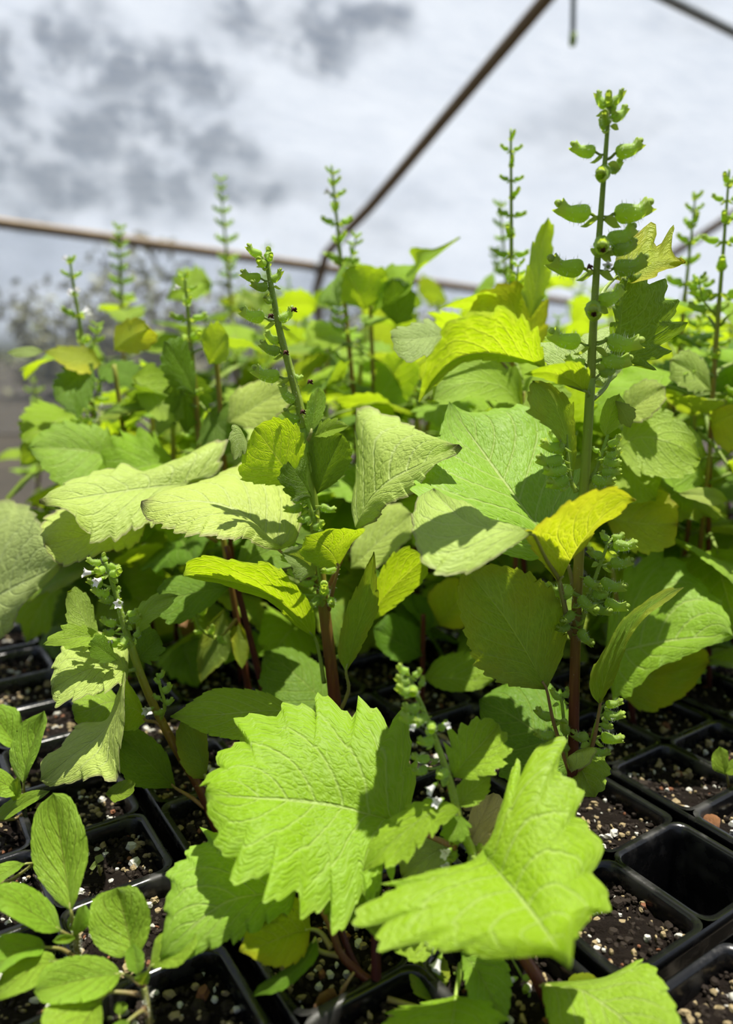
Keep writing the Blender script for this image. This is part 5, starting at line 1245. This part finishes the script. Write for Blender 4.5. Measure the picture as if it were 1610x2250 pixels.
def back_plant(base, top, seed, label, leaf_top=0.72, pairs=6, size=0.05, spike_from=0.66, calyx=0.010, step=0.010, far=False, bend=0.0, flowers=0.0, keys=KEYS, thick=0.0019, spike=True):
    """a whole plant from soil to the tip of its spike: stem, crossed pairs of leaves, spike with pairs of calyces"""
    r = np.random.default_rng(seed)
    base = np.asarray(base, float); top = np.asarray(top, float)
    T = plant(base * (1, 1, 0), label)
    m1 = base + (top - base) * 0.5 + np.array((bend + r.normal() * 0.004, r.normal() * 0.004, 0))
    full = spline([base, m1, top], 60)
    cut = int(60 * spike_from)
    stem_part(T, [q for q in full[:cut + 1:6]] if False else [np.array(q) for q in full[:cut + 1][::max(1, cut // 6)]] + [full[cut]], thick, thick * 0.75, n=8, sub=26, v0=0.05, v1=0.72)
    sp, sp_path = stem_part(T, [full[cut], full[(cut + 60) // 2], full[-1]], thick * 0.72, thick * 0.32, n=8, sub=30, name='flower_spike', v0=0.75)
    if spike: whorled(sp, sp_path, 0.04, 0.99, step, calyx, seed, True, flowers)
    az = r.random() * 6.28
    for i in range(pairs):
        f = 0.13 + (leaf_top - 0.13) * (i + 0.3 * r.random()) / max(1, pairs - 1)
        p = full[min(59, int(f * 60))]
        big = size * (0.62 + 0.5 * math.sin(math.pi * min(1.0, f / leaf_top * 0.88)))
        for h in (0, math.pi):
            a = az + i * math.pi / 2 + h + r.normal() * 0.25
            el = -0.10 + 0.34 * r.normal() - 0.1 * (1 - f)
            d = np.array((math.cos(a) * math.cos(el), math.sin(a) * math.cos(el), math.sin(el)))
            L = big * (0.8 + 0.4 * r.random())
            k = keys[r.integers(0, len(keys))]
            o = instance('leaf', PL[k][r.integers(0, 3)], T, p + d * L * 0.36, d, L, roll=r.normal() * 0.45)
        # short side shoots with a few calyces in the upper joints
        if spike and f > 0.4 and r.random() < 0.6:
            a = az + i * math.pi / 2 + 1.2
            q = p + np.array((math.cos(a) * 0.012, math.sin(a) * 0.012, 0.022))
            s_, sp2 = stem_part(T, [p, (p + q) / 2 + np.array((math.cos(a), math.sin(a), 0)) * 0.003, q], 0.0008, 0.0005, n=6, sub=10, name='side_shoot', v0=0.75)
            whorled(s_, sp2, 0.25, 1.0, 0.008, calyx * 0.8, seed + i, True, 0.0)
    return T

def bp(top, mid, by, Y, seed, label, **kw):
    """plant whose spike runs from mid to top on the photo (pixels), standing at distance Y"""
    tp = P(top[0], top[1], Y); md = P(mid[0], mid[1], Y)
    d = (md - tp) / max(1e-6, (tp[2] - md[2]))
    base = tp + d * tp[2] if by is None else P(by, 1500, Y)
    base[2] = -0.002
    bend = 0.0
    fr = (md[2]) / tp[2]
    kw.setdefault('spike_from', min(0.86, fr)); kw.setdefault('leaf_top', min(0.80, fr - 0.04))
    return back_plant(base, tp, seed, label, **kw)

bp((152, 562), (212, 765), 262, 0.52, 21, 'blurred shiso plant at the far left with white flowers at its spike tip', flowers=0.45, pairs=6, size=0.045, calyx=0.0104, step=0.016)
bp((260, 492), (318, 655), 345, 0.72, 22, 'blurred shiso plant whose spike crosses the eave pipe at the left', pairs=6, size=0.05, calyx=0.0117, step=0.013)
bp((405, 598), (440, 760), 465, 0.47, 23, 'shiso plant behind the hairy spike, left of it, with white flower specks', flowers=0.25, pairs=7, size=0.045, calyx=0.0104, step=0.011)
bp((483, 392), (512, 580), 540, 0.78, 24, 'blurred shiso plant with a thin spike above the eave pipe, left of the middle', pairs=7, size=0.055, calyx=0.0117, step=0.016)
bp((728, 362), (782, 590), 818, 0.55, 25, 'shiso plant in the middle whose spike meets the foot of the hoop pipe', pairs=7, size=0.05, calyx=0.0104, step=0.012, flowers=0.1)
bp((1122, 282), (1156, 640), 1172, 0.47, 26, 'shiso plant with a dense spike left of the tallest plant', pairs=7, size=0.055, calyx=0.0095, step=0.013)
bp((1098, 440), (1112, 600), 1130, 0.66, 27, 'faint shiso spike close behind the dense spike', pairs=6, size=0.05, calyx=0.0104, step=0.013)
bp((1602, 372), (1572, 660), 1560, 0.45, 28, 'shiso plant with a blurred tall spike at the right edge', pairs=7, size=0.06, calyx=0.0117, step=0.015)
bp((1528, 425), (1470, 640), 1430, 0.53, 29, 'shiso plant whose blurred spike leans right, near the right edge', pairs=7, size=0.055, calyx=0.0117, step=0.014)
bp((72, 822), (92, 920), 105, 0.85, 30, 'small blurred shiso plant at the far left before the grey wall', pairs=4, size=0.035, calyx=0.0117, step=0.016)
bp((588, 528), (602, 600), 620, 1.0, 31, 'faint far shiso spike by the hairy spike tip', pairs=7, size=0.06, calyx=0.01, step=0.02)
bp((205, 880), (240, 990), 262, 0.50, 32, 'short blurred shiso plant at the left with two white flowers', flowers=0.5, pairs=5, size=0.04, calyx=0.0104, step=0.014)
# the rest of the crop: positions, heights; leaf tops close to the eye line
crop = [(-0.20, 0.50, .165), (-0.13, 0.51, .17), (-0.05, 0.50, .175), (0.03, 0.49, .18), (0.10, 0.50, .185), (0.20, 0.49, .19), (0.16, 0.55, .20), (0.27, 0.50, .20),
        (-0.17, 0.60, .19), (-0.09, 0.62, .205), (-0.02, 0.60, .215), (0.06, 0.61, .22), (0.13, 0.63, .23), (0.22, 0.60, .225), (0.31, 0.63, .23),
        (-0.14, 0.76, .225), (-0.04, 0.74, .245), (0.05, 0.75, .25), (0.14, 0.76, .25), (0.24, 0.74, .25), (0.34, 0.76, .25),
        (-0.09, 0.92, .26), (0.02, 0.94, .27), (0.14, 0.92, .27), (0.26, 0.94, .265), (0.38, 0.95, .265)]
rowof = lambda y: 'first' if y < 0.535 or y == 0.55 else 'second' if y < 0.69 else 'third' if y < 0.85 else 'last'
for i, (x, y, h) in enumerate(crop):
    row = rowof(y)
    k = sorted(q[0] for q in crop if rowof(q[1]) == row).index(x)
    x += rng.normal() * 0.01; y += rng.normal() * 0.012
    back_plant((x, y, -0.002), (x + rng.normal() * 0.012, y + rng.normal() * 0.01, h + 0.004), 300 + i, 'leafy shiso plant, %s from the left in the %s row behind the front plants' % (ORD[min(k, 9)], row),
               leaf_top=0.95, pairs=9, size=0.056, spike_from=0.9, calyx=0.007, step=0.008, spike=(i % 3 == 0))

# ---------------------------------------------------------------- blurred leaves with a clear outline, each on a plant of its own stem
def mid_plant(px, py_top, Y, label, thick=0.0018, lean=0.0, v1=0.7):
    tp = P(px, py_top, Y); bs = tp.copy(); bs[2] = -0.002; bs[0] += lean
    T = plant(bs * (1, 1, 0), label)
    stem_part(T, [bs, (bs + tp) / 2, tp], thick, thick * 0.7, n=8, sub=24, v0=0.02, v1=v1)
    return T
F1 = mid_plant(478, 1110, 0.40, 'shiso plant with pale purple rimmed leaves, left, behind the hairy one', lean=0.016)
leaf(F1, (418, 1062, 0.385), (86, 1106, 0.345), [(340, 1070, 0.378), (250, 1082, 0.366), (160, 1096, 0.355)], [(370, 1125, 0.368), (300, 1165, 0.35), (210, 1178, 0.34), (150, 1130, 0.34)],
     [(475, 1040, 0.396), (488, 965, 0.412), (400, 1004, 0.408), (325, 1040, 0.392), (255, 1028, 0.388), (180, 1044, 0.376), (120, 1078, 0.36)], 'pale', teeth=10, amp=0.09, cols=9, sub=8, pet=[(460, 1090, 0.392), (478, 1130, 0.40)], label='big pale leaf, purple at the rim')
leaf(F1, (322, 1150, 0.378), (96, 1200, 0.34), [(240, 1165, 0.366), (160, 1185, 0.352)], [(300, 1195, 0.362), (240, 1210, 0.35), (150, 1240, 0.338), (112, 1222, 0.337)], [(290, 1120, 0.388), (200, 1112, 0.38), (110, 1130, 0.365), (92, 1165, 0.352)], 'pale', teeth=11, amp=0.07, cols=8, pet=[(400, 1150, 0.39), (476, 1190, 0.40)])
leaf(F1, (490, 1340, 0.40), (440, 1500, 0.385), [(480, 1390, 0.396), (460, 1450, 0.39)], [(505, 1390, 0.39), (500, 1440, 0.386)], [(452, 1380, 0.398), (432, 1440, 0.392)], 'olive', under=True, teeth=9, amp=0.05)
leaf(F1, (520, 1360, 0.40), (532, 1470, 0.385), [(528, 1410, 0.394)], [(545, 1400, 0.392), (545, 1440, 0.388)], [(508, 1390, 0.398), (515, 1440, 0.39)], 'yellow', under=True, teeth=8, amp=0.04, cols=5)
F2 = mid_plant(498, 1200, 0.375, 'shiso plant with bare red brown stem left of the middle, leaves hidden', lean=0.024, v1=0.1)
sf, pf = stem_part(F2, [P(520, 1360, 0.378), P(480, 1400, 0.376), P(440, 1380, 0.374), P(425, 1340, 0.374)], 0.0010, 0.0006, name='flower_spike', v0=0.55)
calyx_px(sf, pf, [(430, 1345, 415, 1330, 0), (438, 1350, 455, 1335, 0), (445, 1385, 428, 1392, 0), (460, 1392, 472, 1375, 0), (480, 1398, 492, 1418, 0), (425, 1350, 408, 1352, 0)], 0.375, True)
leaf(F2, (515, 1250, 0.37), (700, 1180, 0.39), [(580, 1215, 0.378), (640, 1190, 0.385)], [(540, 1190, 0.385), (600, 1140, 0.395)], [(560, 1260, 0.362), (640, 1240, 0.37)], 'dark', teeth=8, amp=0.08)
leaf(F2, (505, 1290, 0.37), (330, 1330, 0.36), [(440, 1300, 0.368), (380, 1315, 0.364)], [(450, 1340, 0.358), (380, 1370, 0.352)], [(440, 1265, 0.378), (370, 1270, 0.375)], 'dark', teeth=9, amp=0.07)
G1 = mid_plant(-60, 1250, 0.42, 'shiso plant off the left edge, one big striped leaf reaching in', lean=-0.01)
leaf(G1, (-75, 1345, 0.40), (142, 1238, 0.372), [(0, 1308, 0.393), (70, 1272, 0.383)], [(-50, 1215, 0.425), (-10, 1110, 0.44), (40, 1106, 0.43), (100, 1158, 0.402)], [(-40, 1425, 0.385), (8, 1392, 0.378), (55, 1335, 0.374), (105, 1272, 0.372)], 'grey', teeth=11, amp=0.03, cols=8, quilt=0.03, under=False, label='big grey green leaf, yellow along the lower half')
H7 = mid_plant(1345, 1250, 0.40, 'shiso plant right of the tallest one, with a big pointed green leaf', lean=0.02)
leaf(H7, (1330, 1440, 0.385), (1612, 1402, 0.35), [(1410, 1420, 0.376), (1500, 1405, 0.364), (1560, 1400, 0.357)], [(1345, 1330, 0.405), (1380, 1250, 0.415), (1470, 1225, 0.41), (1540, 1280, 0.39), (1590, 1340, 0.368)],
     [(1350, 1525, 0.365), (1405, 1512, 0.358), (1450, 1460, 0.355), (1540, 1432, 0.35)], 'leaf', teeth=9, amp=0.10, cols=9, sub=8, label='big green leaf with a pale tip')
leaf(H7, (1320, 1480, 0.40), (1560, 1455, 0.385), [(1400, 1490, 0.395), (1490, 1475, 0.39)], [(1380, 1430, 0.41), (1480, 1420, 0.405), (1540, 1425, 0.395)], [(1380, 1540, 0.382), (1430, 1562, 0.376), (1500, 1530, 0.377)], 'yellow', under=True, teeth=9, amp=0.06)
leaf(H7, (1330, 1140, 0.40), (1490, 1150, 0.38), [(1400, 1150, 0.393), (1450, 1152, 0.386)], [(1360, 1080, 0.41), (1440, 1070, 0.40), (1485, 1110, 0.388)], [(1360, 1190, 0.39), (1420, 1215, 0.378), (1475, 1195, 0.377)], 'yellow', under=True, teeth=8, amp=0.07)
leaf(H7, (1345, 1090, 0.42), (1470, 1120, 0.41), [(1410, 1100, 0.415)], [(1380, 1050, 0.425), (1450, 1070, 0.417)], [(1385, 1150, 0.41), (1440, 1160, 0.405)], 'grey', teeth=7, amp=0.1)
leaf(H7, (1350, 1010, 0.42), (1440, 1100, 0.39), [(1390, 1040, 0.41)], [(1400, 950, 0.42), (1450, 1030, 0.405)], [(1345, 1060, 0.41), (1390, 1100, 0.395)], 'lime', under=True, teeth=7, amp=0.08)
I1 = mid_plant(1150, 860, 0.43, 'shiso plant behind the arching backlit leaf', lean=0.0)
leaf(I1, (1148, 892, 0.425), (948, 878, 0.39), [(1100, 848, 0.415), (1020, 842, 0.4)], [(1110, 885, 0.405), (1040, 872, 0.39), (985, 885, 0.385)], [(1140, 820, 0.425), (1080, 782, 0.42), (1000, 790, 0.41), (960, 835, 0.395)], 'lime', under=True, teeth=8, amp=0.06)
leaf(I1, (1160, 780, 0.45), (1030, 700, 0.43), [(1110, 730, 0.44), (1070, 710, 0.435)], [(1140, 770, 0.43), (1080, 760, 0.42), (1040, 740, 0.42)], [(1200, 740, 0.45), (1190, 660, 0.45), (1140, 622, 0.445), (1085, 632, 0.44), (1048, 655, 0.435)], 'yellow', under=True, teeth=8, amp=0.11)
leaf(I1, (980, 735, 0.40), (858, 742, 0.385), [(930, 742, 0.395), (890, 745, 0.39)], [(950, 775, 0.385), (895, 792, 0.38), (868, 765, 0.382)], [(950, 708, 0.405), (900, 715, 0.40), (865, 725, 0.392)], 'grey', teeth=5, amp=0.16, pet=[(1060, 740, 0.415), (1150, 870, 0.43)], label='mint leaf with blunt lobes')
leaf(I1, (1165, 700, 0.44), (1205, 478, 0.44), [(1180, 620, 0.44), (1190, 540, 0.44)], [(1150, 640, 0.43), (1165, 560, 0.43), (1188, 500, 0.437)], [(1200, 640, 0.45), (1216, 520, 0.446)], 'lime', under=True, teeth=5, amp=0.15)
J1 = mid_plant(812, 620, 0.56, 'shiso plant in the middle with a leaf pointing up right over the pipe', lean=0.01)
leaf(J1, (815, 690, 0.55), (1010, 520, 0.53), [(870, 640, 0.545), (930, 580, 0.538)], [(850, 590, 0.56), (905, 580, 0.555), (900, 548, 0.55), (950, 545, 0.54)], [(895, 640, 0.53), (920, 590, 0.53), (965, 555, 0.53)], 'lime', under=True, teeth=5, amp=0.10)
leaf(J1, (800, 680, 0.55), (752, 590, 0.54), [(785, 640, 0.546)], [(755, 660, 0.54), (745, 620, 0.54)], [(850, 650, 0.555), (850, 600, 0.555), (800, 582, 0.548)], 'lime', under=True, teeth=6, amp=0.1)
leaf(J1, (870, 715, 0.545), (862, 610, 0.54), [(868, 660, 0.54)], [(840, 680, 0.545), (845, 630, 0.545)], [(900, 700, 0.535), (912, 650, 0.533), (890, 618, 0.536)], 'dark', teeth=6, amp=0.12)
leaf(J1, (820, 900, 0.53), (900, 770, 0.51), [(850, 850, 0.525), (880, 800, 0.516)], [(825, 830, 0.53), (850, 780, 0.525)], [(880, 890, 0.515), (920, 830, 0.508)], 'lime', under=True, teeth=8, amp=0.08)
K1 = mid_plant(250, 800, 0.50, 'leafy shiso plant at the left before the grey film wall', lean=0.015)
leaf(K1, (222, 800, 0.50), (98, 772, 0.48), [(180, 785, 0.495), (135, 772, 0.487)], [(190, 820, 0.485), (150, 808, 0.48)], [(195, 765, 0.5), (130, 762, 0.49)], 'yellow', under=True, teeth=6, amp=0.12)
leaf(K1, (250, 770, 0.49), (330, 720, 0.47), [(280, 745, 0.485)], [(255, 720, 0.495), (300, 700, 0.485)], [(300, 775, 0.478), (345, 745, 0.47)], 'yellow', under=True, teeth=6, amp=0.12)
leaf(K1, (205, 800, 0.495), (120, 880, 0.47), [(170, 830, 0.488)], [(205, 860, 0.48), (170, 910, 0.47)], [(165, 800, 0.495), (120, 835, 0.482)], 'dark', teeth=8, amp=0.15)
leaf(K1, (290, 830, 0.49), (405, 920, 0.46), [(330, 860, 0.482), (370, 895, 0.47)], [(330, 800, 0.492), (390, 850, 0.475)], [(310, 890, 0.475), (360, 925, 0.464)], 'lime', under=True, teeth=7, amp=0.06)
leaf(K1, (260, 1010, 0.47), (60, 985, 0.44), [(190, 990, 0.46), (120, 985, 0.45)], [(220, 1060, 0.45), (140, 1070, 0.435)], [(230, 945, 0.475), (150, 930, 0.465), (90, 950, 0.452)], 'leaf', teeth=9, amp=0.09)
leaf(K1, (96, 772, 0.48), (14, 774, 0.47), [(55, 770, 0.475)], [(70, 784, 0.473), (35, 784, 0.47)], [(75, 762, 0.48), (40, 764, 0.475)], 'grey', teeth=5, amp=0.02)
L1 = mid_plant(470, 720, 0.455, 'shiso plant with a bright round leaf just left of the hairy spike', lean=0.008)
leaf(L1, (458, 800, 0.45), (500, 735, 0.44), [(478, 768, 0.445)], [(445, 760, 0.45), (450, 725, 0.45), (478, 708, 0.445)], [(490, 795, 0.438), (503, 765, 0.436)], 'lime', under=True, teeth=7, amp=0.10)
leaf(L1, (430, 870, 0.45), (360, 750, 0.44), [(405, 820, 0.446), (380, 780, 0.442)], [(385, 850, 0.44), (355, 810, 0.435)], [(425, 800, 0.455), (400, 745, 0.45)], 'dark', teeth=8, amp=0.14)
leaf(L1, (500, 930, 0.44), (640, 850, 0.43), [(550, 900, 0.437), (600, 870, 0.434)], [(510, 870, 0.45), (570, 835, 0.45)], [(560, 940, 0.425), (630, 900, 0.42)], 'pale', teeth=9, amp=0.06)
N1 = mid_plant(1560, 980, 0.43, 'shiso plant at the right edge with an orange tinged leaf', lean=0.0)
leaf(N1, (1560, 935, 0.43), (1660, 930, 0.41), [(1610, 915, 0.42)], [(1570, 900, 0.43), (1630, 890, 0.42)], [(1580, 980, 0.415), (1640, 990, 0.405)], 'yellow', under=True, teeth=7, amp=0.05)
leaf(N1, (1600, 1100, 0.41), (1490, 1085, 0.39), [(1550, 1090, 0.4)], [(1570, 1110, 0.395), (1520, 1098, 0.388)], [(1575, 1075, 0.41), (1530, 1072, 0.4)], 'pale', teeth=6, amp=0.06)
leaf(N1, (1555, 1000, 0.43), (1400, 940, 0.41), [(1500, 960, 0.42)], [(1510, 1020, 0.415), (1440, 1000, 0.405)], [(1520, 940, 0.43), (1450, 915, 0.42)], 'lime', under=True, teeth=8, amp=0.08)
O1 = mid_plant(930, 1350, 0.42, 'shiso plant deep in the shade between the two main plants', lean=0.0, v1=0.3)
leaf(O1, (965, 1375, 0.42), (1040, 1290, 0.41), [(1000, 1330, 0.415)], [(940, 1310, 0.42), (990, 1270, 0.42)], [(1010, 1380, 0.405), (1050, 1330, 0.402)], 'yellow', under=True, teeth=8, amp=0.04)
leaf(O1, (930, 1490, 0.41), (1085, 1495, 0.385), [(985, 1490, 0.40), (1040, 1495, 0.392)], [(960, 1450, 0.415), (1020, 1432, 0.41), (1070, 1465, 0.395)], [(970, 1515, 0.395), (1040, 1518, 0.387)], 'leaf', teeth=9, amp=0.05)
leaf(O1, (930, 1440, 0.42), (820, 1380, 0.41), [(890, 1420, 0.415)], [(880, 1455, 0.405), (830, 1420, 0.405)], [(915, 1380, 0.425), (860, 1350, 0.42)], 'dark', teeth=8, amp=0.06)
leaf(O1, (930, 1400, 0.43), (900, 1300, 0.44), [(915, 1350, 0.435)], [(880, 1370, 0.43), (870, 1320, 0.435)], [(950, 1370, 0.435), (940, 1320, 0.44)], 'dark', teeth=8, amp=0.06)
leaf(H7, (1352, 985, 0.40), (1540, 1010, 0.385), [(1410, 960, 0.397), (1480, 975, 0.39)], [(1380, 920, 0.41), (1440, 890, 0.408), (1510, 940, 0.395)], [(1390, 1030, 0.385), (1460, 1050, 0.378), (1520, 1035, 0.38)], 'lime', under=True, teeth=8, amp=0.07)
leaf(H7, (1362, 930, 0.41), (1462, 850, 0.40), [(1400, 890, 0.406)], [(1370, 870, 0.415), (1420, 835, 0.41)], [(1410, 925, 0.395), (1455, 890, 0.392)], 'pale', teeth=7, amp=0.08)
leaf(N1, (1550, 1060, 0.42), (1440, 1010, 0.40), [(1500, 1030, 0.41)], [(1510, 1085, 0.40), (1455, 1055, 0.395)], [(1530, 1010, 0.42), (1480, 985, 0.412)], 'lime', under=True, teeth=7, amp=0.07)
leaf(N1, (1562, 860, 0.43), (1470, 790, 0.41), [(1515, 815, 0.42)], [(1520, 860, 0.415), (1475, 830, 0.408)], [(1550, 800, 0.43), (1510, 770, 0.422)], 'pale', teeth=7, amp=0.09)

# light paths kept short: a leaf canopy needs only a few bounces
cy = scene.cycles
cy.max_bounces = 4; cy.diffuse_bounces = 3; cy.glossy_bounces = 2; cy.transmission_bounces = 4; cy.transparent_max_bounces = 6
cy.caustics_reflective = False; cy.caustics_refractive = False
cy.use_adaptive_sampling = True; cy.adaptive_threshold = 0.08; cy.adaptive_min_samples = 12
